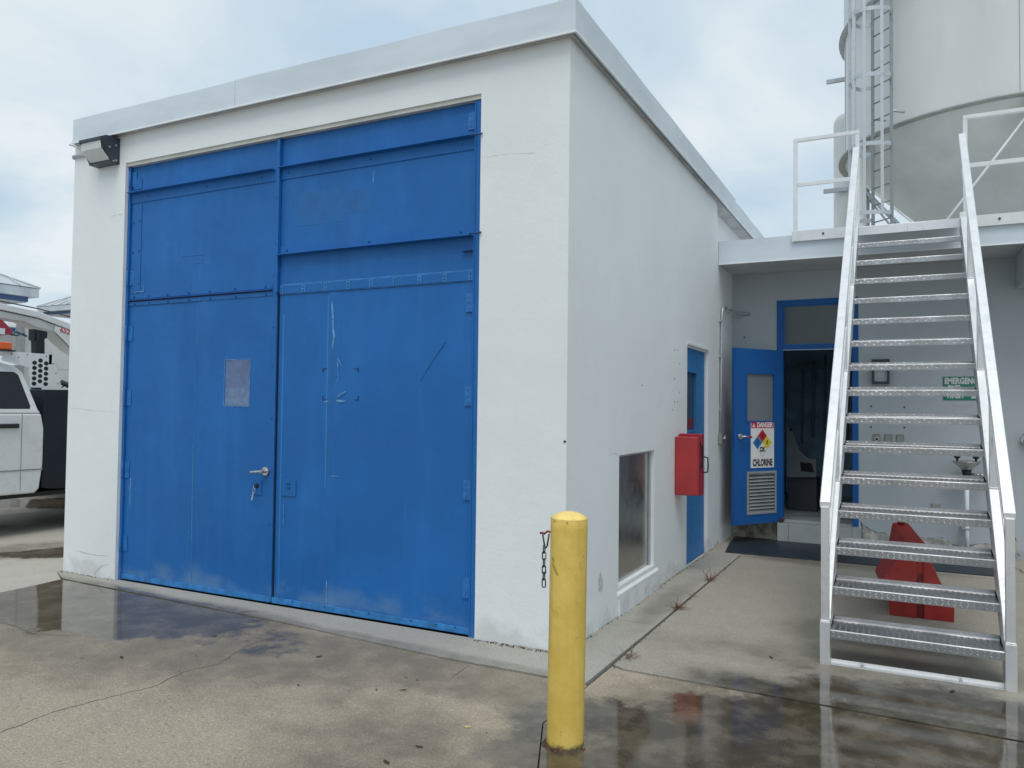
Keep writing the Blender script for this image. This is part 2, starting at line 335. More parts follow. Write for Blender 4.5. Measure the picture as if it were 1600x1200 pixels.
# ------------------------------------------------------------------ mesh helpers
class MB:
    def __init__(s): s.v = []; s.f = []; s.mi = []; s.cm = 0; s.sm = []
    def add(s, vs, fs, smooth=False):
        o = len(s.v); s.v += [tuple(v) for v in vs]
        for f in fs: s.f.append([i+o for i in f]); s.mi.append(s.cm); s.sm.append(smooth)
        return s
    def box(s, x0, x1, y0, y1, z0, z1, mt=None):
        x0, x1 = min(x0, x1), max(x0, x1); y0, y1 = min(y0, y1), max(y0, y1); z0, z1 = min(z0, z1), max(z0, z1)
        vs = [(x0, y0, z0), (x1, y0, z0), (x1, y1, z0), (x0, y1, z0), (x0, y0, z1), (x1, y0, z1), (x1, y1, z1), (x0, y1, z1)]
        if mt is not None: vs = [mt @ Vector(v) for v in vs]
        return s.add(vs, [(0, 3, 2, 1), (4, 5, 6, 7), (0, 1, 5, 4), (1, 2, 6, 5), (2, 3, 7, 6), (3, 0, 4, 7)])
    def prism(s, poly, a, b, axis='y', mt=None):
        """poly: 2D points; extruded along axis from a to b"""
        def P(p, t):
            if axis == 'y': return (p[0], t, p[1])
            if axis == 'x': return (t, p[0], p[1])
            return (p[0], p[1], t)
        n = len(poly); vs = [P(p, a) for p in poly]+[P(p, b) for p in poly]
        if mt is not None: vs = [mt @ Vector(v) for v in vs]
        fs = [tuple(range(n)), tuple(range(2*n-1, n-1, -1))]+[(i, i+n, (i+1) % n+n, (i+1) % n) for i in range(n)]
        return s.add(vs, fs)
    def cyl(s, p0, p1, r, n=14, r1=None, caps=True, smooth=True):
        p0, p1 = Vector(p0), Vector(p1); d = (p1-p0).normalized(); r1 = r if r1 is None else r1
        a = d.orthogonal().normalized(); b = d.cross(a); vs = []
        for p, q in ((p0, r), (p1, r1)):
            for i in range(n):
                t = 2*PI*i/n; vs.append(p+(a*math.cos(t)+b*math.sin(t))*q)
        s.add(vs, [(i, (i+1) % n, (i+1) % n+n, i+n) for i in range(n)], smooth)
        if caps: s.add(vs, [tuple(range(n-1, -1, -1)), tuple(range(n, 2*n))])
        return s
    def tube(s, pts, r, n=10, closed=False):
        pts = [Vector(p) for p in pts]; m_ = len(pts); rings = []
        prev = None
        for i, p in enumerate(pts):
            if closed: d = pts[(i+1) % m_]-pts[i-1]
            else: d = pts[min(i+1, m_-1)]-pts[max(i-1, 0)]
            d.normalize()
            if prev is None: a = d.orthogonal().normalized()
            else: a = (prev-d*prev.dot(d)).normalized()
            prev = a; b = d.cross(a)
            rings.append([p+(a*math.cos(2*PI*k/n)+b*math.sin(2*PI*k/n))*r for k in range(n)])
        vs = [v for R_ in rings for v in R_]; fs = []
        for i in range(m_ if closed else m_-1):
            for k in range(n):
                j = (i+1) % m_; fs.append((i*n+k, i*n+(k+1) % n, j*n+(k+1) % n, j*n+k))
        s.add(vs, fs, True)
        if not closed: s.add(vs, [tuple(range(n-1, -1, -1)), tuple(range((m_-1)*n, m_*n))])
        return s
    def lathe(s, prof, c=(0, 0, 0), n=32, a0=0, a1=2*PI):
        full = abs(a1-a0-2*PI) < 1e-6; k = n if full else n+1; vs = []; c = Vector(c)
        for r, z in prof:
            for i in range(k):
                t = a0+(a1-a0)*i/n; vs.append(c+Vector((r*math.cos(t), r*math.sin(t), z)))
        fs = []
        for j in range(len(prof)-1):
            for i in range(n):
                i2 = (i+1) % k; fs.append((j*k+i, j*k+i2, (j+1)*k+i2, (j+1)*k+i))
        s.add(vs, fs, True); return s
    def cellwall(s, us, vs_, solid, a, b, axis='y'):
        """slab between a and b on an axis, cut into cells, only outer faces made"""
        def P(u, v, t): return (u, t, v) if axis == 'y' else ((t, u, v) if axis == 'x' else (u, v, t))
        nu, nv = len(us)-1, len(vs_)-1; S = lambda i, j: 0 <= i < nu and 0 <= j < nv and solid(i, j)
        for i in range(nu):
            for j in range(nv):
                if not S(i, j): continue
                u0, u1, v0, v1 = us[i], us[i+1], vs_[j], vs_[j+1]
                s.add([P(u0, v0, a), P(u1, v0, a), P(u1, v1, a), P(u0, v1, a)], [(0, 1, 2, 3)])
                s.add([P(u0, v0, b), P(u1, v0, b), P(u1, v1, b), P(u0, v1, b)], [(3, 2, 1, 0)])
                for di, dj, (A, B) in ((-1, 0, ((u0, v0), (u0, v1))), (1, 0, ((u1, v0), (u1, v1))), (0, -1, ((u0, v0), (u1, v0))), (0, 1, ((u0, v1), (u1, v1)))):
                    if not S(i+di, j+dj):
                        s.add([P(*A, a), P(*B, a), P(*B, b), P(*A, b)], [(0, 1, 2, 3)])
        return s
    def ribbon(s, pts, wd, plane, off, jit=.0):
        """thin crack / line lying on a plane: plane 'x','y','z', pts 2D"""
        def P(a, b):
            return {'y': (a, off, b), 'x': (off, a, b), 'z': (a, b, off)}[plane]
        fine = []
        for i in range(len(pts)-1):
            (a, b), (c, d) = pts[i], pts[i+1]; L_ = math.hypot(c-a, d-b); k = max(1, int(L_/.03)) if jit else 1
            for t in range(k):
                x, y = a+(c-a)*t/k, b+(d-b)*t/k
                fine.append((x+random.uniform(-jit, jit), y+random.uniform(-jit, jit)))
        fine.append(pts[-1]); vs = []; n = len(fine)
        for i, (x, y) in enumerate(fine):
            (a, b), (c, d) = fine[max(0, i-1)], fine[min(n-1, i+1)]; L_ = math.hypot(c-a, d-b) or 1
            w_ = wd*.5*(random.uniform(.5, 1.3) if jit else 1)*(1 if 0 < i < n-1 or not jit else .2)
            nx, ny = -(d-b)/L_*w_, (c-a)/L_*w_
            vs += [P(x+nx, y+ny), P(x-nx, y-ny)]
        return s.add(vs, [(2*i, 2*i+1, 2*i+3, 2*i+2) for i in range(n-1)])
    def pieces(s):
        key = {}; par = list(range(len(s.v)))
        def find(i):
            while par[i] != i: par[i] = par[par[i]]; i = par[i]
            return i
        for i, v in enumerate(s.v):
            k = tuple(round(c, 5) for c in v)
            if k in key: par[find(i)] = find(key[k])
            else: key[k] = i
        for f in s.f:
            for i in f[1:]: par[find(i)] = find(f[0])
        out_ = {}
        for f, mi, sm in zip(s.f, s.mi, s.sm): out_.setdefault(find(f[0]), []).append((f, mi, sm))
        res = []
        for fl in out_.values():
            q_ = MB(); rm_ = {}
            for f, mi, sm in fl:
                nf_ = []
                for i in f:
                    if i not in rm_: rm_[i] = len(q_.v); q_.v.append(s.v[i])
                    nf_.append(rm_[i])
                q_.f.append(nf_); q_.mi.append(mi); q_.sm.append(sm)
            res.append(q_)
        return res
    def each(s, name, mat, parent=None, **k):
        for q_ in s.pieces(): o = q_.build(name, mat, parent, **k)
        return o
    def build(s, name, mat, parent=None, origin=None, bevel=0., seg=2, weld=True):
        if origin is None: origin = Vector(parent['_o']) if parent is not None else Vector((0, 0, 0))
        origin = Vector(origin)
        me = bpy.data.meshes.new(name)
        me.from_pydata([tuple(Vector(v)-origin) for v in s.v], [], s.f)
        mats = mat if isinstance(mat, (list, tuple)) else [mat]
        for q_ in mats: me.materials.append(q_)
        for i, p_ in enumerate(me.polygons): p_.material_index = s.mi[i]; p_.use_smooth = s.sm[i]
        bm = bmesh.new(); bm.from_mesh(me)
        if weld: bmesh.ops.remove_doubles(bm, verts=bm.verts, dist=1e-5)
        bmesh.ops.recalc_face_normals(bm, faces=bm.faces)
        bm.to_mesh(me); bm.free()
        o = bpy.data.objects.new(name, me); COL.objects.link(o)
        if parent is not None: o.parent = parent
        else: o.location = origin
        o['_o'] = tuple(origin)
        if bevel:
            bv = o.modifiers.new('bevel', 'BEVEL'); bv.width = bevel; bv.segments = seg; bv.limit_method = 'ANGLE'; bv.angle_limit = math.radians(40)
        return o
def tag(o, label, cat, group=None):
    o['label'] = label; o['category'] = cat
    if group: o['group'] = group
    return o
def thing(name, loc, label, cat, group=None):
    o = bpy.data.objects.new(name, None); COL.objects.link(o); o.location = loc; o.empty_display_size = .1
    o['_o'] = tuple(loc); return tag(o, label, cat, group)
def struct(o): o['kind'] = 'structure'; return o
def text_into(mb, txt, size, org, ux, uy, depth=.001, bold=.0, align='CENTER', sx=1.0):
    """lettering as real thin geometry: org = anchor point, ux/uy = unit directions"""
    cu = bpy.data.curves.new('t', 'FONT'); cu.body = txt; cu.size = size; cu.align_x = align; cu.align_y = 'CENTER'; cu.offset = bold; cu.resolution_u = 3
    o = bpy.data.objects.new('t', cu); COL.objects.link(o)
    dg = bpy.context.evaluated_depsgraph_get(); me = o.evaluated_get(dg).to_mesh()
    ux, uy, org = Vector(ux), Vector(uy), Vector(org); nn = ux.cross(uy)
    mb.add([org+ux*v.co.x*sx+uy*v.co.y+nn*depth for v in me.vertices], [tuple(p.vertices) for p in me.polygons])
    o.evaluated_get(dg).to_mesh_clear(); bpy.data.objects.remove(o); bpy.data.curves.remove(cu)

# ================================================================== THE SETTING
g = MB(); g.add([(-900, -900, -.05), (900, -900, -.05), (900, 900, -.05), (-900, 900, -.05)], [(0, 1, 2, 3)])
struct(g.build('ground', M['earth']))
g = MB(); g.box(-4.6, .70, -8, 0.3, -.06, -.028); g.box(.2, .45, -.6, 4.2, -.06, -.026); g.box(-5.2, -4.2, -3, 1, -.06, -.0262)
struct(g.build('joint_soil', M['soil']))
def sheet(name, polys, mat, z, dz=.04):
    s_ = MB()
    for p_ in polys: s_.prism(p_, z-dz, z, 'z')
    return struct(s_.build(name, mat))
# worn driveway pavement in front (two bays split by the long construction joint)
sheet('pavement', [[(-4.44, -9), (.62, -9), (.62, -1.8), (.478, -1.43), (.304, -.996), (.312, -.425), (-.6, -.415), (-2.1, -.295), (-4.56, -.19), (-4.52, -.5)],
                   [(.628, -9), (30, -9), (30, -.20), (2.33, -.155), (1.52, -.122), (.40, -.092), (.325, -.055), (.318, -.42), (.310, -.994), (.486, -1.43), (.628, -1.8)]], M['pave'], 0.0)
sheet('yard_pavement', [[(-60, -40), (-4.47, -40), (-4.455, -9), (-4.535, -.5), (-4.575, -.185), (-4.87, -.03), (-4.90, .02), (-4.90, 30), (-60, 30)]], M['yard'], -.001)
# smooth concrete apron along the front and side walls
sheet('apron', [[(-4.86, .02), (-4.86, -.03), (-4.57, -.175), (-2.1, -.283), (-.6, -.402), (.295, -.405), (.31, .9), (.30, 0.9), (0, .9), (0, .02)],
                [(0, .906), (.31, .906), (.315, 2.0), (0, 2.0)], [(0, 2.006), (.315, 2.006), (.325, 3.0), (0, 3.0)], [(0, 3.006), (.325, 3.006), (.33, 4.12), (0, 4.12)]], M['apron'], .006)
sheet('walkway', [[(.325, -.03), (.40, -.078), (1.52, -.108), (2.33, -.14), (30, -.19), (30, 3.86), (.34, 3.86), (.335, 2.2)],
                  [(.34, 3.872), (30, 3.872), (30, 3.985), (.18, 3.985), (.16, 3.93)]], M['slab'], .004)
sheet('walkway_inner', [[(0, 3.99), (30, 3.99), (30, 5.3), (0, 5.3)]], M['slab'], .002)
cr = MB()
cr.ribbon([(-2.05, -3.3), (-1.90, -2.7), (-1.825, -2.268), (-1.84, -2.0), (-1.80, -1.815), (-1.72, -1.55), (-1.756, -1.303), (-1.70, -1.1), (-1.80, -.85), (-1.82, -.65), (-1.7, -.45)], .006, 'z', .0015, .008)
cr.ribbon([(-.42, -.44), (-.40, -.66)], .005, 'z', .0015, .003)
cr.ribbon([(-4.2, -1.35), (-3.6, -1.2), (-3.1, -1.28)], .006, 'z', .0015, .006)
cr.ribbon([(-3.3, -1.28), (-2.95, -1.18)], .004, 'z', .0015, .006)
cr.ribbon([(-2.45, -.24), (-2.35, -.16)], .006, 'z', .0075, .003)
cr.ribbon([(-2.9, -.18), (-2.6, -.23)], .005, 'z', .0075, .003)
cr.ribbon([(2.75, 5.1), (2.85, 4.4), (3.0, 3.9), (3.2, 3.1)], .012, 'z', .0055, .012)
cr.ribbon([(2.62, 5.14), (2.9, 5.1)], .014, 'z', .0055, .01)
struct(cr.build('pavement_cracks', simple('crack_brown', (.13, .115, .095), .95)))
# grit where the walls meet the ground
gr = MB()
for i in range(520):
    t = random.random()
    if t < .35: x, y = random.uniform(-.62, .02), -abs(random.gauss(0, .018)); zz = .006
    elif t < .5: x, y = random.uniform(-4.85, -4.1), -abs(random.gauss(0, .02)); zz = .006
    elif t < .85: x, y = abs(random.gauss(0, .015)), random.uniform(0, 4.1); zz = .006
    else: x, y = .33+random.gauss(0, .012), random.uniform(-.1, 3.8); zz = .004
    r_ = random.uniform(.002, .007)
    gr.add([(x-r_, y, zz), (x, y-r_, zz), (x+r_, y, zz), (x, y+r_, zz), (x, y, zz+r_)], [(0, 1, 4), (1, 2, 4), (2, 3, 4), (3, 0, 4)])
o = gr.build('grit', M['soil']); o['kind'] = 'stuff'

# ================================================================== MAIN BUILDING
B = thing('white_building', (-2.4, 0, 0), 'white stucco building with tall blue double doors and pale metal roof edge', 'building')
W_, HW, TH = -4.826, 3.822, .22
ox0, ox1, oz1 = -4.135, -.631, 3.5775
wl = MB()
wl.cellwall([W_, ox0, ox1, 0], [-.05, oz1, HW], lambda i, j: not (i == 1 and j == 0), 0, TH, 'y')
wl.build('front_wall', M['white'], B)
sy = [TH, .994, 1.893, 2.975, 3.863, 5.16, 9.0]
sz = [-.05, 0.0, .2145, 1.1665, 2.13, HW]
def sol(i, j):
    if i == 1 and j == 2: return False
    if i == 3 and j in (1, 2, 3): return False
    if i >= 4 and j == 4 and False: return False
    return True
wl = MB(); wl.cellwall([TH, .994, 1.893, 2.975, 3.863, 4.303], sz, sol, 0, -TH, 'x')
wl.cellwall([4.303, 9.0], [-.05, 3.40], lambda i, j: True, 0, -TH, 'x')
wl.cellwall([4.303, 9.0], [3.40, HW], lambda i, j: True, -.11, -TH-.002, 'x')
wl.build('side_wall', M['white'], B)
wl = MB(); wl.box(W_, W_+TH, TH, 9.0, -.05, HW); wl.box(W_+TH, -TH, 8.8, 9.0, -.05, HW)
wl.build('rear_wall', M['white'], B)
# roof and wavy metal coping
rf = MB(); rf.box(W_+.02, .03, -.03, 9.03, HW+.001, HW+.16); rf.build('roof', M['roof'], B)
def coping(mb, p0, p1, nrm, z0, z1, th=.012, step=.22, wav=.005):
    p0, p1, nrm = Vector(p0), Vector(p1), Vector(nrm); L_ = (p1-p0).length; n = int(L_/step); a = []
    for i in range(n+1):
        t = i/n; p = p0.lerp(p1, t); s_ = wav*noise.noise(p*1.7+Vector((3, 1, 7)))*2 if 0 < i < n else 0
        b_ = wav*.5*noise.noise(p*2.3)
        a += [p+nrm*b_+Vector((0, 0, z0)), p+nrm*(b_*1.2)+Vector((0, 0, z1+s_)), p-nrm*.12+Vector((0, 0, z1+s_+.006)), p-nrm*th+Vector((0, 0, z0))]
    fs = []
    for i in range(n):
        for k_ in range(4): fs.append((4*i+k_, 4*i+(k_+1) % 4, 4*i+4+(k_+1) % 4, 4*i+4+k_))
    fs += [(0, 1, 2, 3), (4*n, 4*n+1, 4*n+2, 4*n+3)]
    mb.add(a, fs, False)
E_ = .06; Z0, Z1 = 3.822, 4.032
c1 = MB()
coping(c1, (W_+.052, -E_, 0), (-2.80, -E_, 0), (0, -1, 0), Z0, Z1)
coping(c1, (-2.795, -E_-.003, 0), (E_, -E_-.003, 0), (0, -1, 0), Z0, Z1)
coping(c1, (E_, -E_, 0), (E_, 2.7, 0), (1, 0, 0), Z0, Z1)
coping(c1, (E_+.002, 2.7, 0), (E_+.002, 5.02, 0), (1, 0, 0), Z0, Z1)
coping(c1, (E_-.004, 5.02, 0), (E_-.004, 9.0, 0), (1, 0, 0), Z0+.004, Z1-.018)
coping(c1, (W_-.004, 9.0, 0), (W_-.004, .0, 0), (-1, 0, 0), Z0, Z1)
c1.box(-2.799, -2.794, -E_-.008, -E_+.01, Z0-.004, Z1)
fo = c1.build('fascia', M['fascia'], B)
d1 = MB()
d1.box(W_+.046, E_+.006, -E_-.010, -E_+.004, Z0-.007, Z0+.004)
d1.box(E_-.004, E_+.008, -E_+.004, 9.0, Z0-.007, Z0+.004)
d1.box(W_-.012, W_-.002, -E_+.004, 9.0, Z0-.007, Z0+.004)
d1.build('drip_edge', M['drip'], B)
s1 = MB(); s1.box(W_+.055, E_-.005, -E_+.005, -.001, Z0+.002, Z0+.02); s1.box(.001, E_-.006, -.001, 9, Z0+.002, Z0+.02)
s1.build('soffit_strip', simple('soffit_shade_grey', (.22, .24, .26), .7), B)  # underside coloured dark to hold the shadow below the fascia

# --- big blue doors ------------------------------------------------
DY = .05                                                     # plane of the steel sheets
DX = lambda x: 1.8514+(x-1.8514)*.99115
DZ = lambda z: 1.5037+(z-1.5037)*.99115
hd = MB(); hd.box(ox0, ox1, .012, .075, 3.548, 3.5775); hd.build('door_head_trim', simple('head_trim', (.55, .55, .50), .6), B)
hd = MB(); hd.box(ox0, ox1, .10, .14, .0, 3.56); hd.build('door_backing', M['dark'], B)
xL, xC, xR = ox0+.012, -2.412, -.688
fr = MB(); fr.box(ox0+.001, ox0+.028, .030, .09, .004, 3.546); fr.build('door_jamb', M['blue'], B, bevel=.002)
fr = MB(); fr.box(-.690, ox1-.001, .020, .09, .004, 3.546); fr.box(-.684, -.676, .014, .02, .01, 3.54); fr.build('door_jamb', M['blue'], B, bevel=.002)

def bolt(mb, x, z, y=DY, r=.008, h=.007): mb.cyl((x, y+.001, z), (x, y-h, z), r, 6, smooth=False)
# left leaf
LF = MB()
LF.box(ox0+.03, xC-.012, DY, DY+.03, 2.390, 3.545)
LF.box(ox0+.03, -3.275, DY, DY+.03, .012, 2.378); LF.box(-3.272, xC-.012, DY-.003, DY+.03, .012, 2.378)
LFo = LF.build('door_leaf', M['blue'], B, bevel=.0015); LFo['label'] = 'left leaf of the blue double doors, with lever handle and key lock'
# right leaf
RF = MB()
RF.box(xC+.012, -.692, DY, DY+.03, 2.345, 3.545); RF.box(xC+.012, -.692, DY+.004, DY+.03, .012, 2.343)
RFo = RF.build('door_leaf', M['blue'], B, bevel=.0015); RFo['label'] = 'right leaf of the blue double doors, with two ledges near the top'
# astragal
a_ = MB(); a_.box(xC-.012, xC+.012, DY-.03, DY-.001, 2.36, 3.545); a_.box(xC-.05, xC-.012, DY-.008, DY-.001, .03, 3.545)
a_.box(xC-.012, xC+.002, DY-.016, DY-.001, .02, 2.358)
a_.build('astragal', M['blue'], LFo, bevel=.0015)
a_ = MB(); a_.box(xC+.006, xC+.011, DY-.0015, DY+.03, .02, 3.545); a_.build('centre_gap', M['dark'], RFo)
# ledges
zr = DZ(3.334); zl = DZ(3.245); zr2 = DZ(2.657)
def ledge(parent, x0, x1, z, zf, below=True, pr=.055):
    l_ = MB(); l_.box(x0, x1, DY-pr, DY-.001, z-.006, z)
    if below: l_.box(x0, x1, DY-.007, DY-.001, zf, z-.0065)
    else: l_.box(x0, x1, DY-.007, DY-.001, z+.0005, zf)
    return l_.build('ledge', M['blue'], parent, bevel=.001)
ledge(LFo, ox0+.02, xC-.052, zr, zl); ledge(RFo, xC+.013, -.695, zr, zl)
ledge(RFo, xC-.010+.024, -.70, zr2, DZ(2.72), False, .06)
# strip lines and joints on left leaf
l_ = MB(); l_.box(ox0+.03, xC-.055, DY-.022, DY-.001, 2.3855, 2.3895); l_.box(ox0+.03, xC-.055, DY-.005, DY-.001, 2.398, 2.43); l_.box(ox0+.03, xC-.055, DY-.008, DY-.0035, 2.342, 2.374)
l_.build('ledge', M['blue'], LFo, bevel=.001)
g_ = MB(); g_.box(ox0+.03, xC-.055, DY-.0060, DY-.001, 2.3775, 2.3850); g_.build('joint_gap', simple('joint_shadow_brown', (.035, .02, .05), .9), LFo)
g_ = MB(); g_.box(-3.2755, -3.2715, DY-.0045, DY+.01, .03, 2.33); g_.build('seam', M['blue_light'], LFo)
g_ = MB(); g_.box(ox0+.05, ox0+.16, DY-.005, DY-.001, 2.46, 3.22); g_.box(ox0+.05, ox0+.155, DY-.005, DY-.001, zr+.03, zr+.12)
g_.build('cover_strip', M['blue'], LFo, bevel=.0015)
b_ = MB()
for x in [-4.04, -3.86, -3.63, -3.38, -3.14, -2.86, -2.54]: bolt(b_, x, 2.415, DY-.005); bolt(b_, x+.01, 2.355, DY-.008)
for z in (3.06, 2.80, 2.52): bolt(b_, ox0+.065, z, DY-.005, .006); bolt(b_, ox0+.14, z+.01, DY-.005, .006)
for z in (3.1, 2.75, 2.5, 2.1, 1.8, 1.4, 1.0, .6): bolt(b_, xC-.035, z, DY-.008, .005, .004)
for x in (-3.9, -3.2, -2.6): bolt(b_, x, (zr+zl)/2, DY-.007, .005)
b_.each('bolt', M['bluedark'], LFo)
# bolted strip on right leaf
g_ = MB(); g_.box(xC+.02, -.70, DY-.006, DY-.001, 2.349, 2.412); g_.build('bolted_strip', M['blue'], RFo, bevel=.0015)
g_ = MB(); g_.box(xC+.02, -.70, DY-.0015, DY-.0005, 2.4125, 2.424); g_.box(xC+.02, -.70, DY-.0015, DY+.002, 2.3435, 2.348)
for i in range(9):
    x = xC+.035+(-.72-xC-.035)*(i/8)**.98; g_.box(x-.016, x+.016, DY-.0075, DY-.0055, 2.352, 2.409)
g_.build('rubbed_edge', M['blue_light'], RFo)
b_ = MB()
for i in range(9):
    x = xC+.035+(-.72-xC-.035)*(i/8)**.98
    bolt(b_, x, 2.393, DY-.0075, .006, .004); bolt(b_, x, 2.367, DY-.0075, .006, .004)
for x in (-2.33, -1.56, -.80): bolt(b_, x, DZ(2.69), DY-.007, .008)
for x in (-2.33, -1.56, -.80): bolt(b_, x, (zr+zl)/2, DY-.007, .005)
b_.each('bolt', M['bluedark'], RFo)
# faint stiffener ribs showing through the sheet on right leaf
def rib(parent, x, z0, z1, wd, h, name='pressed_rib', mat=None):
    r_ = MB(); y0 = DY+.0035
    r_.add([(x-wd/2, y0, z0), (x-wd/6, y0-h, z0), (x+wd/6, y0-h, z0), (x+wd/2, y0, z0), (x-wd/2, y0, z1), (x-wd/6, y0-h, z1), (x+wd/6, y0-h, z1), (x+wd/2, y0, z1)],
           [(0, 1, 5, 4), (1, 2, 6, 5), (2, 3, 7, 6), (0, 3, 2, 1), (4, 5, 6, 7)])
    return r_.build(name, mat or M['blue'], parent)
rib(RFo, DX(-1.905), .05, 2.335, .11, .010)
v_ = MB()
v_.box(DX(-1.966), DX(-1.948), DY+.0022, DY+.0045, .9, 2.32); v_.box(DX(-1.868), DX(-1.852), DY+.0022, DY+.0045, 1.35, 2.32); v_.box(DX(-2.40), DX(-2.385), DY+.0022, DY+.0045, .1, 2.2)
v_.each('pale_line', simple('pale_line_blue', (.022, .185, .50), .55, 0, .12, 6), RFo)  # paler lines along the rib edges and near the centre gap
v_ = MB(); v_.box(DX(-1.925), DX(-1.89), DY-.0072, DY-.0055, 1.0, 2.05); v_.build('dark_band', M['blue_faded'], RFo)  # darker band down the middle of the rib
v_ = MB()
v_.ribbon([(-1.885, 2.273), (-1.875, 2.132), (-1.861, 2.014), (-1.876, 1.921)], .018, 'y', DY-.0085, .003)
v_.ribbon([(-1.833, 1.840), (-1.818, 1.709), (-1.846, 1.644)], .008, 'y', DY-.0015, .003)
v_.ribbon([(-1.840, 1.859), (-1.779, 1.783)], .010, 'y', DY-.0012, .003)
v_.ribbon([(-1.957, 1.536), (-1.745, 1.538)], .014, 'y', DY-.0012, .004)
v_.ribbon([(-1.827, 1.570), (-1.746, 1.612)], .016, 'y', DY-.002, .004)
v_.ribbon([(-1.878, 0.992), (-1.779, 0.997)], .008, 'y', DY-.0085, .002)
v_.ribbon([(-2.319, 0.773), (-2.315, 0.606)], .006, 'y', DY-.0012, .002)
v_.ribbon([(-1.884, 0.246), (-1.885, 0.025)], .008, 'y', DY-.009, .002)
v_.ribbon([(-1.529, 3.208), (-1.538, 3.084)], .010, 'y', DY-.0012, .003)
for (a, b) in ((503, 575), (503, 624), (559, 575), (559, 624)):
    pass
v_.each('chalky_scrape', M['chalk'], RFo)
v_ = MB()
pa, pb, pc, pd_ = (-1.969, 1.781), (-1.641, 1.777), (-1.636, 1.547), (-1.963, 1.546)
for (p_, sx_, sz_) in ((pa, 1, -1), (pb, -1, -1), (pc, -1, 1), (pd_, 1, 1)):
    v_.box(p_[0], p_[0]+sx_*.035, DY-.0015, DY+.002, p_[1], p_[1]+sz_*.006); v_.box(p_[0], p_[0]+sx_*.006, DY-.0017, DY+.002, p_[1], p_[1]+sz_*.03)
v_.ribbon([(-1.119, 1.669), (-1.018, 1.813), (-0.908, 1.949)], .004, 'y', DY-.001, .002)
v_.ribbon([(-0.908, 1.949), (-0.933, 1.915), (-0.892, 1.914)], .003, 'y', DY-.001, .001)
v_.each('sign_corner_mark', M['bluedark'], RFo)
v_ = MB(); a, b = (-2.235, 3.104), (-1.792, 2.855); v_.box(a[0], b[0], DY-.0008, DY+.001, b[1], a[1])
a, b = (-1.797, 3.068), (-1.539, 2.876); v_.box(a[0], b[0], DY-.0006, DY+.001, b[1]+.03, a[1]); v_.each('repainted_patch', M['blue_faded'], RFo)
v_ = MB(); a, b = (-2.941, 1.855), (-2.689, 1.636); v_.box(a[0], b[0], DY-.0046, DY-.003, b[1], a[1]); v_.build('paper_residue', M['paper'], LFo)
v_ = MB(); a, b = (-2.942, 1.636), (-2.691, 1.497); v_.box(a[0], b[0], DY-.0048, DY-.003, b[1], a[1]); v_.build('paper_residue', M['paper2'], LFo)
v_ = MB()
a, b = (-2.956, 1.860), (-2.685, 1.492)
v_.ribbon([a, (b[0], a[1]), b, (a[0], b[1]), a], .006, 'y', DY-.0055, .003)
v_.ribbon([(-4.034, 0.880), (-4.033, 0.635)], .012, 'y', DY-.001, .006)
v_.ribbon([(-3.284, 1.201), (-3.283, 0.737), (-3.278, 0.377)], .005, 'y', DY-.0055, .002)
v_.ribbon([(-4.088, 2.454), (-3.926, 2.461), (-3.922, 2.543)], .010, 'y', DY-.0065, .004)
v_.ribbon([(-3.197, 2.300), (-3.185, 2.362), (-3.021, 2.368), (-2.791, 2.351)], .01, 'y', DY-.0045, .008)
v_.each('chalky_scrape', M['chalk'], LFo)
v_ = MB()
v_.ribbon([(-3.485, 2.718), (-3.196, 2.717)], .004, 'y', DY-.001, .002); v_.ribbon([(-3.356, 2.655), (-3.238, 2.647), (-3.232, 2.709)], .003, 'y', DY-.001, .001)
v_.ribbon([(-2.745, 1.491), (-2.729, 1.392)], .003, 'y', DY-.001, .001)
v_.each('old_mark', M['bluedark'], LFo)
# bottom rails
g_ = MB(); g_.box(ox0+.03, xC-.014, DY-.012, DY-.0035, .014, .058); g_.build('bottom_rail', M['blue_light'], LFo, bevel=.002)
g_ = MB(); g_.box(xC+.004, -.692, DY-.012, DY-.001, .014, .058); g_.build('bottom_rail', M['blue_light'], RFo, bevel=.002)
b_ = MB()
for x in (-2.2, -1.9, -1.5, -1.15, -.95, -.8): bolt(b_, x, .05, DY-.012, .006, .004)
b_.each('bolt', M['bluedark'], RFo)
# hinges
for (z0, z1) in ((2.144, 2.271), (1.515, 1.647), (.886, 1.018), (.237, .375), (3.38, 3.50)):
    h_ = MB(); z0, z1 = DZ(z0), DZ(z1); h_.box(-.755, -.692, DY-.007, DY-.001, z0, z1); h_.cyl((-.686, DY-.012, z0), (-.686, DY-.012, z1), .009, 10)
    for q_ in (.2, .5, .8): bolt(h_, -.73, z0+(z1-z0)*q_, DY-.007, .006, .003)
    h_.build('hinge', M['hinge'], RFo, bevel=.001)
for zc in (2.59, 2.11, 1.55, .93, .30, 3.455):
    h_ = MB(); zc = DZ(zc); h_.box(ox0+.03, ox0+.085, DY-.007, DY-.001, zc-.065, zc+.065); h_.cyl((ox0+.024, DY-.024, zc-.065), (ox0+.024, DY-.024, zc+.065), .009, 10)
    for q_ in (-.04, 0, .04): bolt(h_, ox0+.06, zc+q_, DY-.007, .006, .003)
    h_.build('hinge', M['hinge'], LFo, bevel=.001)
h_ = MB(); h_.box(-.78, -.69, DY-.03, DY-.001, 2.545, 2.551); h_.build('stop_pin', M['bluedark'], RFo)
for (u_, v_z) in ((3.32, 0), (2.66, 0)):
    h_ = MB(); h_.cyl((-.70, -.012, DZ(u_)), (-.615, -.012, DZ(u_)), .007, 8); h_.build('hinge_pin_bar', M['bluedark'], B)
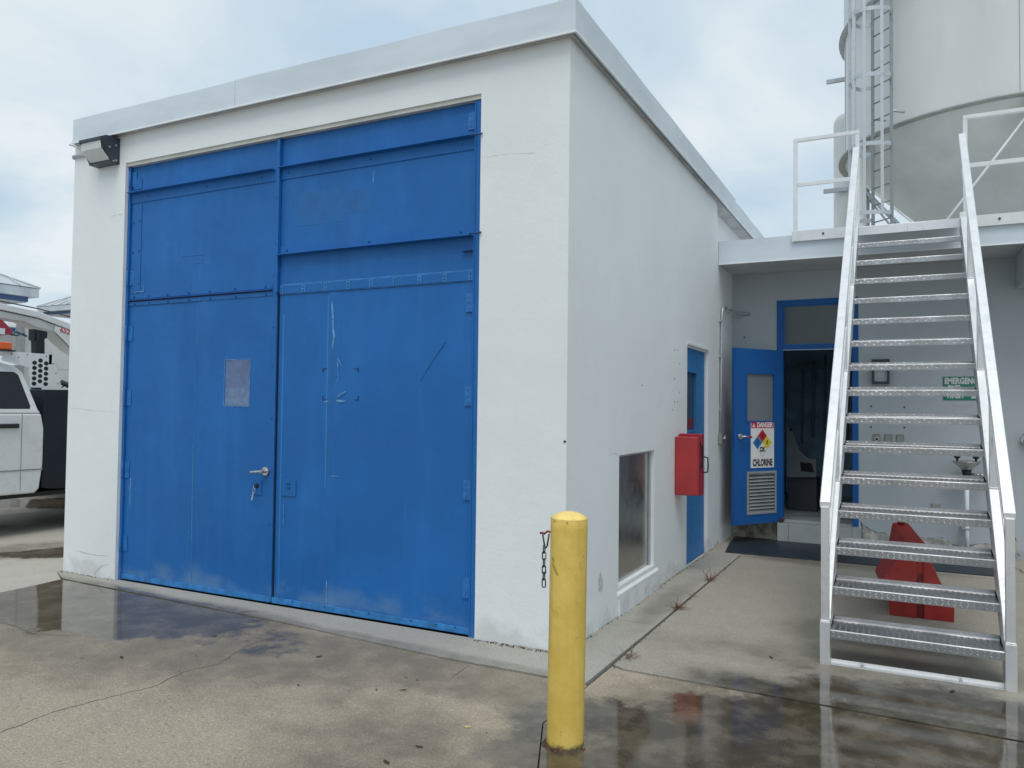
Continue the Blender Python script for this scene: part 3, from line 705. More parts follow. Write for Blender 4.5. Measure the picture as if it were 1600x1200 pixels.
# handle + lock
hx, hz = (-2.492, 1.000); h_ = MB()
h_.cyl((hx, DY-.004, hz), (hx, DY-.022, hz), .033, 24); h_.cyl((hx, DY-.022, hz), (hx, DY-.065, hz), .013, 16)
h_.tube([(hx, DY-.062, hz), (hx-.03, DY-.066, hz-.002), (hx-.07, DY-.066, hz-.006), (hx-.105, DY-.064, hz-.009)], .0105, 12)
h_.build('lever_handle', M['chrome'], LFo, bevel=.001)
kx, kz = (-2.580, 0.869); h_ = MB(); h_.box(kx-.045, kx+.045, DY-.009, DY-.004, kz-.055, kz+.06)
h_.build('lock_plate', M['blue'], LFo, bevel=.002)
h_ = MB(); h_.cyl((kx, DY-.009, kz+.015), (kx, DY-.022, kz+.015), .017, 16); h_.build('lock_cylinder', M['ink'], LFo, bevel=.001)
h_ = MB(); h_.box(kx-.004, kx+.001, DY-.045, DY-.022, kz-.002, kz+.022)
h_.tube([(kx-.002+.012*math.cos(t), DY-.040, kz-.018+.016*math.sin(t)) for t in [i*PI/7 for i in range(14)]], .002, 6, True)
h_.prism([(kx-.012, kz-.035), (kx+.0, kz-.035), (kx-.014, kz-.095), (kx-.028, kz-.09)], DY-.042, DY-.0395, 'y')
h_.build('hanging_keys', M['chrome'], LFo)
a, b = (-2.336, 0.945), (-2.201, 0.823); h_ = MB(); h_.box(a[0], b[0], DY-.004, DY+.004, b[1], a[1]); h_.build('blank_plate', M['blue'], RFo, bevel=.002)
h_ = MB(); mx_, mz_ = (a[0]+b[0])/2, (a[1]+b[1])/2; h_.box(mx_-.016, mx_+.016, DY-.010, DY-.004, mz_-.006, mz_+.004); bolt(h_, mx_-.008, mz_+.03, DY-.004, .005); bolt(h_, mx_+.008, mz_+.03, DY-.004, .005)
h_.each('plate_screw', M['bluedark'], RFo)

# --- side wall: stainless panel in its recess -----------------------
p_ = MB(); p_.box(-.065, -.040, .994, 1.893, .2145, 1.1665); p_.build('window_panel', M['steel'], B)
p_ = MB(); p_.box(-.039, -.028, 1.857, 1.893, .22, 1.1665); p_.box(-.039, -.028, .994, 1.857, 1.15, 1.1665); p_.build('window_frame', M['galv'], B)
p_ = MB(); p_.prism([(.018, .150), (.018, .166), (-.039, .2195), (-.039, .150)], .97, 1.98, 'y')
for i, v in enumerate(p_.v): p_.v[i] = v
p_.build('window_sill', M['white'], B)
p_ = MB(); p_.box(.0005, .016, .985, 1.99, 0.0, .150); p_.build('plinth', M['white'], B)
# --- side wall: blue personnel door ----------------------------------
sd_ = MB(); sd_.cellwall([2.99, 3.056, 3.49, 3.852], [.012, 1.30, 1.88, 2.11], lambda i, j: not (i == 1 and j == 1), -.035, -.075, 'x')
SDo = sd_.build('side_door', M['blue2'], B)
fr = MB(); fr.box(-.09, -.012, 2.9755, 2.988, .008, 2.128); fr.box(-.09, -.012, 3.854, 3.8625, .008, 2.128); fr.box(-.09, -.012, 2.988, 3.854, 2.112, 2.128)
fr.build('side_door_frame', M['white'], B)
g_ = MB(); g_.box(-.064, -.058, 3.05, 3.495, 1.295, 1.885); g_.build('door_glass', M['sideglass'], SDo)
g_ = MB(); g_.cellwall([3.04, 3.062, 3.484, 3.506], [1.284, 1.306, 1.874, 1.896], lambda i, j: not (i == 1 and j == 1), -.030, -.040, 'x'); g_.build('glass_frame', M['blue2'], SDo)
g_ = MB(); g_.box(-.057, -.055, 3.10, 3.47, 1.32, 1.42); g_.build('door_notice', simple('notice_red', (.16, .02, .03), .5), SDo)
h_ = MB(); h_.box(-.034, -.028, 3.70, 3.76, .80, 1.06); h_.tube([(-.03, 3.73, 1.02), (.03, 3.73, 1.01), (.035, 3.73, .93), (.03, 3.73, .86), (-.03, 3.73, .85)], .008, 8)
h_.build('pull_handle', M['bronze'], SDo)
g_ = MB(); g_.box(-.0345, -.029, 3.0, 3.85, .014, .06); g_.build('kick_plate', M['blue_light'], SDo)
hd = MB(); hd.box(-.02, .010, 2.965, 3.873, 2.131, 2.150); hd.build('door_head', M['paintw'], B)
# cracks, chips and stains on the plaster
k_ = MB()
k_.ribbon([(-4.418, -0.035), (-4.379, 0.051), (-4.297, 0.109), (-4.207, 0.134)], .009, 'y', -.0012, .004)
k_.ribbon([(-4.662, 0.206), (-4.557, 0.199), (-4.445, 0.193), (-4.318, 0.194), (-4.226, 0.197)], .005, 'y', -.0012, .003)
k_.ribbon([(-4.813, 0.006), (-4.670, -0.002), (-4.462, -0.013), (-4.209, -0.013)], .016, 'y', -.0012, .006)
k_.ribbon([(-4.322, 3.116), (-4.256, 3.137), (-4.156, 3.133)], .003, 'y', -.0012, .002)
k_.ribbon([(-4.780, 1.460), (-4.524, 1.441), (-4.186, 1.428)], .002, 'y', -.0012, .003)
k_.ribbon([(-0.626, 3.149), (-0.399, 3.143), (-0.217, 3.122)], .0015, 'y', -.0012, .002)
k_.ribbon([(-.60, .004), (-.3, .006), (-.02, .003)], .014, 'y', -.0012, .004)
k_.each('plaster_crack', simple('crack_dirt', (.50, .49, .46), .9, 0, .3, 20), B)
k_ = MB()
k_.ribbon([(0.780, 1.175), (0.860, 1.189), (0.972, 1.175)], .003, 'x', .0012, .002)
k_.ribbon([(0.0, .006), (1.0, .006), (2.0, .008), (3.0, .008), (4.2, .006)], .012, 'x', .0012, .004)
k_.ribbon([(1.614, 0.105), (1.632, 0.041)], .014, 'x', .0175, .004)
k_.prism([(4.102, -0.011), (4.196, 0.044), (4.294, 0.022), (4.360, 0.069), (4.461, -0.003), (4.564, 0.003), (4.635, -0.044)], .0005, .0015, 'x')
k_.prism([(0.580, 0.350), (0.616, 0.395), (0.669, 0.320), (0.657, 0.248), (0.582, 0.268)], .0005, .0014, 'x')
k_.each('plaster_chip', simple('bare_render', (.50, .51, .49), .9, 0, .3, 20), B)
k_ = MB()
for (u_, v_) in ((0, 0),):
    for q_ in ((2.511, 2.044), (2.600, 2.050), (2.516, 1.783), (2.693, 1.932), (2.698, 1.665), (2.520, 1.574), (2.609, 1.575), (2.455, 1.505), (1.534, 1.694)):
        k_.cyl((.0005, q_[0], q_[1]), (.002, q_[0], q_[1]), .007, 8)
k_.cyl((-.012, -.0005, 1.30), (-.012, -.003, 1.30), .008, 8)
k_.each('screw_hole', M['soil'], B)

# ================================================================== ANNEX WITH ROOF CANOPY
YC, YW = 4.36, 5.16
A = thing('canopy_annex', (2, YW, 0), 'low annex under flat roof canopy, shade put into its wall colour, right of the blue doors building', 'building')
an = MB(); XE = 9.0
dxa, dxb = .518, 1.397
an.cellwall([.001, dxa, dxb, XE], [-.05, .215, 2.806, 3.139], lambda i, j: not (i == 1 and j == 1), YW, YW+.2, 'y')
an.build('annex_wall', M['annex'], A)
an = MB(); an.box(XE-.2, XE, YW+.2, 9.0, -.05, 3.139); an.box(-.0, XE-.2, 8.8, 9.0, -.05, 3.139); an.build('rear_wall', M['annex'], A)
rf = MB(); rf.box(.001, XE+.1, YC+.02, 9.1, 3.14, 3.385); rf.build('roof_slab', simple('soffit_paint', (.52, .54, .55), .8, 0, .1, 3), A)
rf = MB(); rf.box(.001, XE+.1, YC+.13, 9.1, 3.386, 3.392); rf.build('roof_membrane', M['block'], A)  # unseen pale top layer, added to bounce light up onto the silo cone
fa = MB(); coping(fa, (.004, YC, 0), (XE+.12, YC, 0), (0, -1, 0), 3.142, 3.398, .015, .3, .003); fa.build('fascia', M['fascia'], A)
dr = MB(); dr.box(.004, XE+.12, YC-.012, YC+.004, 3.131, 3.1415); dr.build('drip_edge', M['drip'], A)
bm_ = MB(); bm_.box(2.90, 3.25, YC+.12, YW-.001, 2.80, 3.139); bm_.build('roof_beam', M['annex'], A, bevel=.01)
# blue door frame with transom
D0 = MB(); D0.cellwall([dxa, .590, 1.335, dxb], [.218, 2.212, 2.276, 2.742, 2.806], lambda i, j: not (i == 1 and j in (0, 2)), YW-.012, YW+.09, 'y')
DFo = D0.build('door_frame', M['blue3'], A, bevel=.002)
tg = MB(); tg.box(.590, 1.335, YW+.03, YW+.038, 2.276, 2.742); tg.build('transom_glass', M['transom'], DFo)
tg = MB(); tg.cellwall([.5905, .603, 1.322, 1.3345], [2.2765, 2.289, 2.729, 2.7415], lambda i, j: not (i == 1 and j == 1), YW+.012, YW+.029, 'y'); tg.build('glazing_bead', M['blue2'], DFo)
tg = MB(); tg.box(.592, 1.333, YW-.020, YW-.0125, 2.214, 2.221); tg.build('weather_strip', M['galv'], DFo)
# room behind, seen dark through the opening
rm = MB()
rm.box(.12, .2, YW+.2, 8.5, .2, 3.0); rm.box(3.2, 3.3, YW+.2, 8.5, .2, 3.0); rm.box(.2, 3.2, 8.4, 8.5, .2, 3.0); rm.box(.12, 3.3, YW+.2, 8.5, 3.0, 3.1)
rm.build('interior_walls', M['room'], A)
rm = MB(); rm.box(.2, 3.2, YW+.2, 8.4, .12, .215); rm.build('interior_floor', M['roomfloor'], A)
ty0 = 4.985
st = MB()
for (a, b) in ((.548, .668), (.671, 1.15), (1.153, 1.335), (1.338, 1.427)):
    st.box(a, b, ty0, YW+.199, .0, .2135)
st.build('tiled_step', M['tile'], A, bevel=.002)
st = MB(); st.box(.552, 1.423, ty0+.003, YW+.19, .0, .2105); st.build('tile_grout', M['soil'], A)
# open door leaf
P1_ = Vector((.165, 4.45, 0)); P0_ = Vector((.592, 5.10, 0)); dv = (P0_-P1_).normalized(); LW = (P0_-P1_).length; nv = Vector((dv.y, -dv.x, 0))
LM = Matrix((dv, -nv, Vector((0, 0, 1)))).transposed().to_4x4(); LM.translation = P1_      # local x along leaf, local -y toward the viewer
gl0, gl1 = (0.191, 1.927), (0.628, 1.385); lo0, lo1 = (0.205, 0.801), (0.650, 0.345)
lf = MB(); lf.cellwall([0, gl0[0], lo0[0], gl1[0], lo1[0], LW], [.222, lo1[1], lo0[1], gl1[1], gl0[1], 2.208],
                       lambda i, j: not ((1 <= i <= 2 and j == 3) or (2 <= i <= 3 and j == 1)), 0, .042, 'y')
lf.v = [tuple(LM @ Vector(v)) for v in lf.v]
OLo = lf.build('open_door_leaf', M['blue3'], A, bevel=.002)
g_ = MB(); g_.box(gl0[0]-.003, gl1[0]+.003, .015, .022, gl1[1]-.003, gl0[1]+.003, LM); g_.build('door_glass', M['frost'], OLo)
g_ = MB(); g_.cellwall([gl0[0]-.012, gl0[0]+.004, gl1[0]-.004, gl1[0]+.012], [gl1[1]-.012, gl1[1]+.004, gl0[1]-.004, gl0[1]+.012], lambda i, j: not (i == 1 and j == 1), -.006, -.0005, 'y')
g_.v = [tuple(LM @ Vector(v)) for v in g_.v]; g_.build('glass_frame', M['blue3'], OLo)
g_ = MB(); g_.cellwall([lo0[0]-.014, lo0[0]+.012, lo1[0]-.012, lo1[0]+.014], [lo1[1]-.014, lo1[1]+.012, lo0[1]-.012, lo0[1]+.014], lambda i, j: not (i == 1 and j == 1), -.01, -.0005, 'y')
nlv = 12
for i in range(nlv):
    z = lo1[1]+.014+(lo0[1]-lo1[1]-.03)*i/(nlv-1)*1.0
    g_.add([(lo0[0], -.006, z-.010), (lo1[0], -.006, z-.010), (lo1[0], .022, z+.016), (lo0[0], .022, z+.016), (lo0[0], -.003, z-.012), (lo1[0], -.003, z-.012), (lo1[0], .025, z+.014), (lo0[0], .025, z+.014)],
           [(0, 1, 2, 3), (4, 7, 6, 5), (0, 4, 5, 1), (3, 2, 6, 7)])
g_.v = [tuple(LM @ Vector(v)) for v in g_.v]; g_.build('louvre_vent', simple('louvre_grey', (.30, .32, .34), .5), OLo)
g_ = MB(); g_.box(lo0[0], lo1[0], .030, .034, lo1[1], lo0[1], LM); g_.build('vent_backing', M['dark'], OLo)
hk = (0.123, 1.212); g_ = MB()
Lp = lambda x, y, z: LM @ Vector((x, y, z))
hk = (hk[0]-.045, hk[1])
g_.cyl(Lp(hk[0], -.001, hk[1]), Lp(hk[0], -.018, hk[1]), .030, 20); g_.cyl(Lp(hk[0], -.018, hk[1]), Lp(hk[0], -.06, hk[1]), .012, 12)
g_.tube([Lp(hk[0], -.058, hk[1]), Lp(hk[0]+.05, -.062, hk[1]), Lp(hk[0]+.11, -.060, hk[1]-.004)], .010, 10)
g_.build('lever_handle', M['chrome'], OLo)
g_ = MB(); g_.tube([Lp(hk[0]+.075, -.062, hk[1]-.001), Lp(hk[0]+.125, -.060, hk[1]-.005)], .0125, 10); g_.build('red_handle_tip', M['firered2'], OLo)
g_ = MB(); g_.box(LW-.06, LW-.005, -.03, -.001, .225, .25, LM); g_.cyl(Lp(LW-.03, -.02, .216), Lp(LW-.03, -.02, .27), .01, 8); g_.build('door_stop', M['rusty'], OLo)
# crumbled plaster along the wall foot
k_ = MB()
wl_ = [(1.44, .24), (1.50, .20), (1.56, .17), (1.66, .165), (1.72, .12), (1.83, .13), (1.95, .15), (2.10, .145), (2.22, .16), (2.30, .10), (2.42, .075), (2.55, .125), (2.75, .14), (2.9, .20)]
k_.ribbon(wl_, .012, 'y', YW-.0015, .006)
k_.ribbon([(2.84, .30), (2.88, .20), (2.86, .10), (2.93, .02)], .012, 'y', YW-.0015, .006)
k_.ribbon([(1.42, .28), (1.45, .15), (1.47, .02)], .016, 'y', YW-.0015, .006)
k_.ribbon([(2.28, .02), (2.36, .05), (2.36, .10)], .03, 'y', YW-.0015, .010)
k_.each('plaster_crack', simple('annex_crack_dirt', (.12, .12, .11), .9, 0, .3, 20), A)
k_ = MB()
top = [(x, z+random.uniform(-.008, .008)) for x, z in wl_]
k_.prism([(1.43, .0)]+top+[(2.9, 0.0)], YW-.0125, YW-.0005, 'y'); k_.each('rough_plaster_foot', simple('rough_render', (.42, .42, .39), .9, 0, .35, 12, .8, 30), A)
k_ = MB(); k_.prism([(.02, .0), (.02, .19), (.2, .17), (.5, .20), (.53, .10), (.53, 0)], YW-.03, YW-.0005, 'y'); k_.each('rough_plaster_foot', simple('bare_block', (.34, .32, .27), .95, 0, .55, 12, 1, 30), A)
k_ = MB()
for q_ in ((1.526, 1.566), (1.859, 1.562), (1.525, 1.337), (1.858, 1.337), (0.143, 2.384)):
    k_.cyl((q_[0], YW-.0005, q_[1]), (q_[0], YW-.003, q_[1]), .010, 8)
k_.each('screw_hole', M['soil'], A)
k_ = MB()
k_.ribbon([(2.313, 1.629), (2.325, 1.581), (2.402, 1.568), (2.515, 1.582), (2.527, 1.616)], .016, 'y', YW-.001, .006)
k_.build('old_glue_mark', simple('glue_mark', (.42, .43, .43), .7, 0, .1), A)

# ================================================================== THINGS AROUND THE BUILDINGS
# --- flood lamp on the front wall -----------------------------------
T = thing('wall_flood_lamp', (-4.40, 0, 3.70), 'dark bronze box floodlight with clear prismatic lens, under the roof edge at left', 'lamp')
lx0, lx1, lz0, lz1 = -4.495, -4.215, 3.575, 3.800
def lp(x): return x
m1 = MB()
pr = [(-.001, lz0), (-.001, lz1), (-.13, lz1-.005), (-.19, lz1-.035), (-.19, lz1-.065), (-.175, lz1-.065), (-.09, lz0+.012), (-.09, lz0)]
m1.prism(pr, lx0, lx0+.012, 'x'); m1.prism(pr, lx1-.012, lx1, 'x')
m1.prism([(-.001, lz1-.015), (-.001, lz1), (-.13, lz1-.005), (-.19, lz1-.035), (-.19, lz1-.06), (-.175, lz1-.06), (-.13, lz1-.02)], lx0+.012, lx1-.012, 'x')
m1.prism([(-.001, lz0), (-.001, lz0+.02), (-.085, lz0+.02), (-.09, lz0)], lx0+.012, lx1-.012, 'x'); m1.box(lx0+.012, lx1-.012, -.02, -.001, lz0+.02, lz1-.016)
m1.build('housing', M['bronze'], T, bevel=.003)
m1 = MB(); m1.add([(lx0+.013, -.178, lz1-.062), (lx1-.013, -.178, lz1-.062), (lx1-.013, -.172, lz0+.10), (lx0+.013, -.172, lz0+.10), (lx1-.013, -.088, lz0+.021), (lx0+.013, -.088, lz0+.021)],
                  [(0, 1, 2, 3), (3, 2, 4, 5)])
lo = m1.build('lens', M['lens'], T); sm = lo.modifiers.new('s', 'SOLIDIFY'); sm.thickness = .004
m1 = MB(); m1.add([(lx0+.03, -.15, lz1-.05), (lx1-.03, -.15, lz1-.05), (lx1-.06, -.03, lz1-.12), (lx0+.06, -.03, lz1-.12), (lx0+.05, -.03, lz0+.05), (lx1-.05, -.03, lz0+.05)], [(0, 1, 2, 3), (3, 2, 5, 4)])
m1.build('reflector', simple('lamp_reflector', (.85, .85, .74), .3, .2, .1), T)
m1 = MB(); m1.cyl((-4.355, -.09, lz0+.06), (-4.355, -.09, lz1-.09), .018, 12); m1.cyl((-4.355, -.09, lz1-.09), (-4.355, -.09, lz1-.05), .025, 12)
m1.build('bulb', M['signw'], T)
m1 = MB()
for (y, z) in ((-.10, 3.70), (-.04, 3.73), (-.035, 3.60), (-.06, 3.59)): m1.cyl((lx1-.001, y, z), (lx1+.004, y, z), .008, 8)
m1.each('screw', M['galv'], T)
m1 = MB(); m1.cyl((W_-.035, .03, 3.732), (W_+.001, .03, 3.725), .014, 12); m1.cyl((W_-.06, .03, 3.733), (W_-.033, .03, 3.732), .019, 12)
m1.cyl((W_-.001, -.014, 3.722), (W_+.27, -.014, 3.718), .014, 10)
o = m1.build('conduit_stub', M['galv'], None, (W_, .05, 3.73)); tag(o, 'short grey conduit end sticking out past the left corner beside the floodlight', 'pipe')

# --- red extinguisher cabinet -----------------------------------------
T = thing('extinguisher_cabinet', (0, 2.65, 1.0), 'red plastic fire extinguisher cabinet on the side wall beside the narrow blue door', 'cabinet')
m1 = MB(); m1.prism([(.001, 2.53), (.165, 2.53), (.200, 2.555), (.205, 2.60), (.205, 2.64), (.001, 2.64)], .735, 1.262, 'z'); m1.build('cover', M['firered'], T, bevel=.012, seg=3)
m1 = MB(); m1.prism([(.001, 2.66), (.215, 2.66), (.215, 2.74), (.19, 2.77), (.001, 2.77)], .725, 1.285, 'z'); m1.build('back_shell', M['firered2'], T, bevel=.012, seg=3)
m1 = MB(); m1.box(.01, .196, 2.6405, 2.6595, .75, 1.25); m1.build('gap', M['dark'], T)
m1 = MB(); m1.box(.205, .218, 2.63, 2.68, .98, 1.01); m1.tube([(.208, 2.65, 1.21), (.222, 2.655, 1.17), (.224, 2.66, 1.08), (.220, 2.655, 1.02), (.215, 2.65, 1.0)], .008, 8); m1.build('latch', M['ink'], T)

# --- conduit and switch box in the corner ------------------------------
m1 = MB(); cx_ = .022
m1.tube([(cx_, 4.41, 1.24), (cx_, 4.43, 2.0), (cx_, 4.45, 2.55), (cx_+.005, 4.46, 2.64), (.03, 4.50, 2.675), (.04, 4.60, 2.68)], .014, 10)
m1.tube([(.04, 4.60, 2.68), (.06, 4.85, 2.67), (.10, 5.05, 2.66), (.16, 5.12, 2.665), (.20, 5.155, 2.66)], .017, 8)
for z in (1.5, 2.1, 2.5): m1.box(.001, .028, 4.40, 4.47, z, z+.02)
T = thing('wall_conduit', (0, 4.42, 1.2), 'galvanised conduit on the shaded side wall, bending under canopy to the back wall', 'conduit')
m1.build('conduit_run', M['galv'], T)
m1 = MB(); m1.box(.001, .045, 4.36, 4.47, 1.125, 1.245); m1.build('switch_box', M['plate'], T, bevel=.004)
m1 = MB(); m1.cyl((.045, 4.415, 1.19), (.075, 4.415, 1.19), .012, 10); m1.cyl((.04, 4.50, 1.20), (.04, 4.56, 1.20), .018, 10); m1.build('switch_knob', M['galv'], T)

# --- small black wall lantern, switches, outlet, sign -------------------
T = thing('wall_lantern', (1.62, YW, 1.95), 'small black square-framed wall lantern behind the stair treads', 'lamp')
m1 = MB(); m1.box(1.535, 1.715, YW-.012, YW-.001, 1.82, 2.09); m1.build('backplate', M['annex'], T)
m1 = MB(); m1.box(1.535, 1.715, YW-.07, YW-.012, 2.06, 2.09); m1.cellwall([1.535, 1.562, 1.690, 1.715], [1.815, 1.842, 1.975, 2.0], lambda i, j: not (i == 1 and j == 1), YW-.09, YW-.06, 'y')
for x in (1.535, 1.697):
    for z in (1.815, 1.982): m1.box(x, x+.018, YW-.06, YW-.012, z, z+.018)
m1.build('frame', M['bronze'], T, bevel=.002)
m1 = MB(); m1.box(1.560, 1.692, YW-.058, YW-.055, 1.84, 1.978); m1.build('glass', simple('lantern_glass', (.42, .44, .46), .2, 0, .08), T)
for i, (u0, lb) in enumerate(((1364, 'square grey push-button plate, nearest the blue door of three in a row'), (1382.5, 'square grey switch cover, middle of three in a row on the back wall'), (1401, 'square grey switch cover, the one farthest from the blue door frame'))):
    xs_ = 1.545+.118*i
    T = thing('wall_switch', (xs_+.037, YW, 1.21), lb, 'switch', 'switch plates on the annex wall')
    m1 = MB(); m1.box(xs_, xs_+.074, YW-.012, YW-.001, 1.165, 1.262); m1.build('plate', M['plate'], T, bevel=.003)
    if i == 0:
        m1 = MB(); m1.cyl((xs_+.04, YW-.012, 1.205), (xs_+.04, YW-.020, 1.205), .024, 18); m1.build('button_ring', M['signw'], T)
        m1 = MB(); m1.cyl((xs_+.04, YW-.020, 1.205), (xs_+.04, YW-.032, 1.205), .015, 14); m1.build('button', M['ink'], T)
    else:
        m1 = MB(); m1.prism([(YW-.012, 1.18), (YW-.034, 1.18), (YW-.018, 1.255), (YW-.012, 1.255)], xs_+.006, xs_+.068, 'x'); m1.build('flap_cover', M['plate'], T, bevel=.002)
m1 = MB(); m1.box(2.115, 2.205, YW-.012, YW-.001, .43, .525); m1.box(2.122, 2.198, YW-.02, YW-.012, .437, .518)
o = m1.build('outlet_cover', simple('outlet_grey', (.33, .34, .33), .5), None, (2.16, YW, .47), bevel=.003); tag(o, 'grey square outlet cover low on the back wall above the red barrier', 'outlet cover')

T = thing('eye_wash_sign', (2.42, YW, 1.77), 'green EMERGENCY EYE WASH sign with white lettering on the annex wall', 'sign')
m1 = MB(); m1.box(2.232, 2.602, YW-.005, YW-.001, 1.640, 1.893); m1.build('panel', M['signgreen'], T)
m1 = MB()
ux, uy = (1, 0, 0), (0, 0, 1)
text_into(m1, "EMERGENCY", .088, (2.418, YW-.005, 1.843), ux, uy, .0015, .0045, sx=.68)
text_into(m1, "EYE", .088, (2.335, YW-.005, 1.765), ux, uy, .0015, .0045, sx=.82)
text_into(m1, "WASH", .080, (2.343, YW-.005, 1.688), ux, uy, .0015, .0045, sx=.68)
m1.build('lettering', M['inkw'], T)
m1 = MB(); cxx, czz = 2.535, 1.745
for i in range(24):
    a0, a1 = 2*PI*i/24, 2*PI*(i+1)/24
    if i in (5, 6, 17, 18): continue
    m1.add([(cxx+.05*math.cos(a0), YW-.0065, czz+.046*math.sin(a0)), (cxx+.05*math.cos(a1), YW-.0065, czz+.046*math.sin(a1)), (cxx+.034*math.cos(a1), YW-.0065, czz+.030*math.sin(a1)), (cxx+.034*math.cos(a0), YW-.0065, czz+.030*math.sin(a0))], [(0, 1, 2, 3)])
m1.add([(cxx+.018*math.cos(t*PI/6), YW-.0065, czz+.012*math.sin(t*PI/6)) for t in range(12)], [tuple(range(12))])
m1.add([(cxx-.045, YW-.0065, 1.660), (cxx+.045, YW-.0065, 1.660), (cxx+.03, YW-.0065, 1.690), (cxx-.03, YW-.0065, 1.690)], [(0, 1, 2, 3)])
m1.build('eye_symbol', M['inkw'], T)

# --- eye wash station ----------------------------------------------------
ex, ey = 2.435, 4.95
T = thing('eyewash_station', (ex, YW, .0), 'steel eyewash bowl with two black nozzles on a wall pipe under the green sign', 'eyewash')
m1 = MB(); m1.lathe([(.012, -.085), (.05, -.085), (.06, -.07), (.135, -.005), (.142, .0), (.138, .004), (.12, -.006), (.05, -.055), (.01, -.06)], (ex, ey, 1.0), 36); m1.build('bowl', M['chrome'], T)
m1 = MB(); m1.cyl((ex, ey, .915), (ex, ey, .83), .048, 18, .032); m1.cyl((ex, ey, .83), (ex, ey, .795), .028, 14); m1.build('drain_body', M['ink'], T)
for s_ in (-1, 1):
    m1 = MB(); m1.cyl((ex+.085*s_, ey, .99), (ex+.085*s_, ey, 1.025), .010, 10); m1.lathe([(.006, .02), (.018, .028), (.032, .045), (.030, .052), (.0, .056)], (ex+.085*s_, ey, 1.0), 16)
    m1.build('nozzle', M['ink'], T)
m1 = MB(); m1.cyl((ex, ey, .80), (ex, ey, .79), .035, 16); m1.tube([(ex, ey, .80), (ex, ey, .5), (ex, ey, .28), (ex, ey, .02)], .022, 12)
m1.build('waste_pipe', M['paintw'], T)
m1 = MB(); m1.box(ex-.045, ex+.045, ey-.03, YW-.001, .300, .312); m1.build('pipe_bracket', M['galv'], T)
m1 = MB(); m1.tube([(ex+.04, ey, .87), (ex+.13, ey, .865), (ex+.17, ey+.02, .87), (ex+.20, YW-.02, .88)], .011, 8)
m1.tube([(ex+.14, ey, .865), (ex+.165, ey-.01, .90), (ex+.18, ey-.01, .98), (ex+.19, ey-.01, 1.01)], .007, 8); m1.cyl((ex+.155, ey-.01, .865), (ex+.115, ey-.01, .865), .016, 10)
m1.build('supply_arm', M['chrome'], T)
m1 = MB(); m1.cyl((2.975, YW-.001, 1.23), (2.975, YW-.05, 1.23), .045, 18); m1.tube([(2.975, YW-.05, 1.23), (2.975, YW-.11, 1.22), (2.975, YW-.13, 1.17), (2.972, YW-.13, 1.13)], .018, 10)
m1.cyl((2.975, YW-.07, 1.25), (2.975, YW-.07, 1.29), .008, 8); m1.cyl((2.975, YW-.07, 1.29), (2.975, YW-.07, 1.30), .035, 12)
o = m1.build('hose_tap', M['chrome'], None, (2.975, YW, 1.2)); tag(o, 'small chrome hose tap on the back wall right of the stairs', 'tap')

# --- chlorine sign on the open door ---------------------------------------
sa, sb = (0.254, 1.385), (0.623, 0.854)
sx0, sx1, sz1, sz0 = sa[0], sb[0]+.006, sa[1]-.002, sb[1]
sc_ = LM @ Vector(((sx0+sx1)/2, -.003, (sz0+sz1)/2))
T = thing('chlorine_sign', tuple(sc_), 'white DANGER CHLORINE sign with four-colour hazard diamond on the open blue door', 'sign')
m1 = MB(); m1.box(sx0, sx1, -.003, -.0005, sz0, sz1, LM); m1.build('panel', M['signw'], T)
wS, hS = sx1-sx0, sz1-sz0; cxs = (sx0+sx1)/2
m1 = MB(); m1.box(sx0+.006, sx1-.006, -.0042, -.0031, sz1-.078, sz1-.006, LM); m1.build('header_band', M['signred'], T)
UXl = tuple(dv); UZl = (0, 0, 1)
def onleaf(x, z, dp=.0045): return LM @ Vector((x, -dp, z))
m1 = MB(); text_into(m1, "DANGER", .078, onleaf(cxs+.035, sz1-.042), UXl, UZl, .0, .0035, sx=.80)
tx, tz = sx0+.045, sz1-.066
m1.add([onleaf(tx-.026, tz), onleaf(tx+.026, tz), onleaf(tx, tz+.046)], [(0, 1, 2)])
m1.build('header_lettering', M['signw'], T)
m1 = MB(); text_into(m1, "!", .036, onleaf(tx, tz+.019, .0055), UXl, UZl, .0, .0015); m1.build('warning_mark', M['signred'], T)
m1 = MB(); text_into(m1, "CHLORINE", .105, onleaf(cxs, sz0+.055), UXl, UZl, .0, .0048, sx=.62); m1.build('lettering', M['ink'], T)
dcx, dcz, hw_ = cxs-.005, sz0+.285, .092
def dia(cx, cz, h, dp): return [onleaf(cx-h, cz, dp), onleaf(cx, cz-h, dp), onleaf(cx+h, cz, dp), onleaf(cx, cz+h, dp)]
for nm, ox_, oz_, mt in (('blue_diamond', -.078, 0, 'signblue'), ('red_diamond', 0, .078, 'signred'), ('yellow_diamond', .078, 0, 'signyel')):
    m1 = MB(); m1.add(dia(dcx+ox_, dcz+oz_, .075, .0045), [(0, 1, 2, 3)]); m1.build(nm, M[mt], T)
m1 = MB(); 
for a, b in (((-.078, -.003), (0, -.081)), ((0, -.081), (0, -.158))): pass
pw = [(dcx-.077, dcz-.078), (dcx, dcz-.155), (dcx+.077, dcz-.078)]
for (xa, za), (xb, zb) in zip(pw[:-1], pw[1:]):
    m1.add([onleaf(xa, za), onleaf(xb, zb), onleaf(xb, zb+.004), onleaf(xa, za+.004)], [(0, 1, 2, 3)])
text_into(m1, "4", .068, onleaf(dcx-.078, dcz, .0055), UXl, UZl, 0, .003, sx=.75); text_into(m1, "0", .068, onleaf(dcx, dcz+.078, .0055), UXl, UZl, 0, .003, sx=.75)
text_into(m1, "0", .068, onleaf(dcx+.078, dcz, .0055), UXl, UZl, 0, .003, sx=.75); text_into(m1, "OX", .075, onleaf(dcx, dcz-.078, .0055), UXl, UZl, 0, .004, sx=.72)
m1.build('hazard_figures', M['ink'], T)

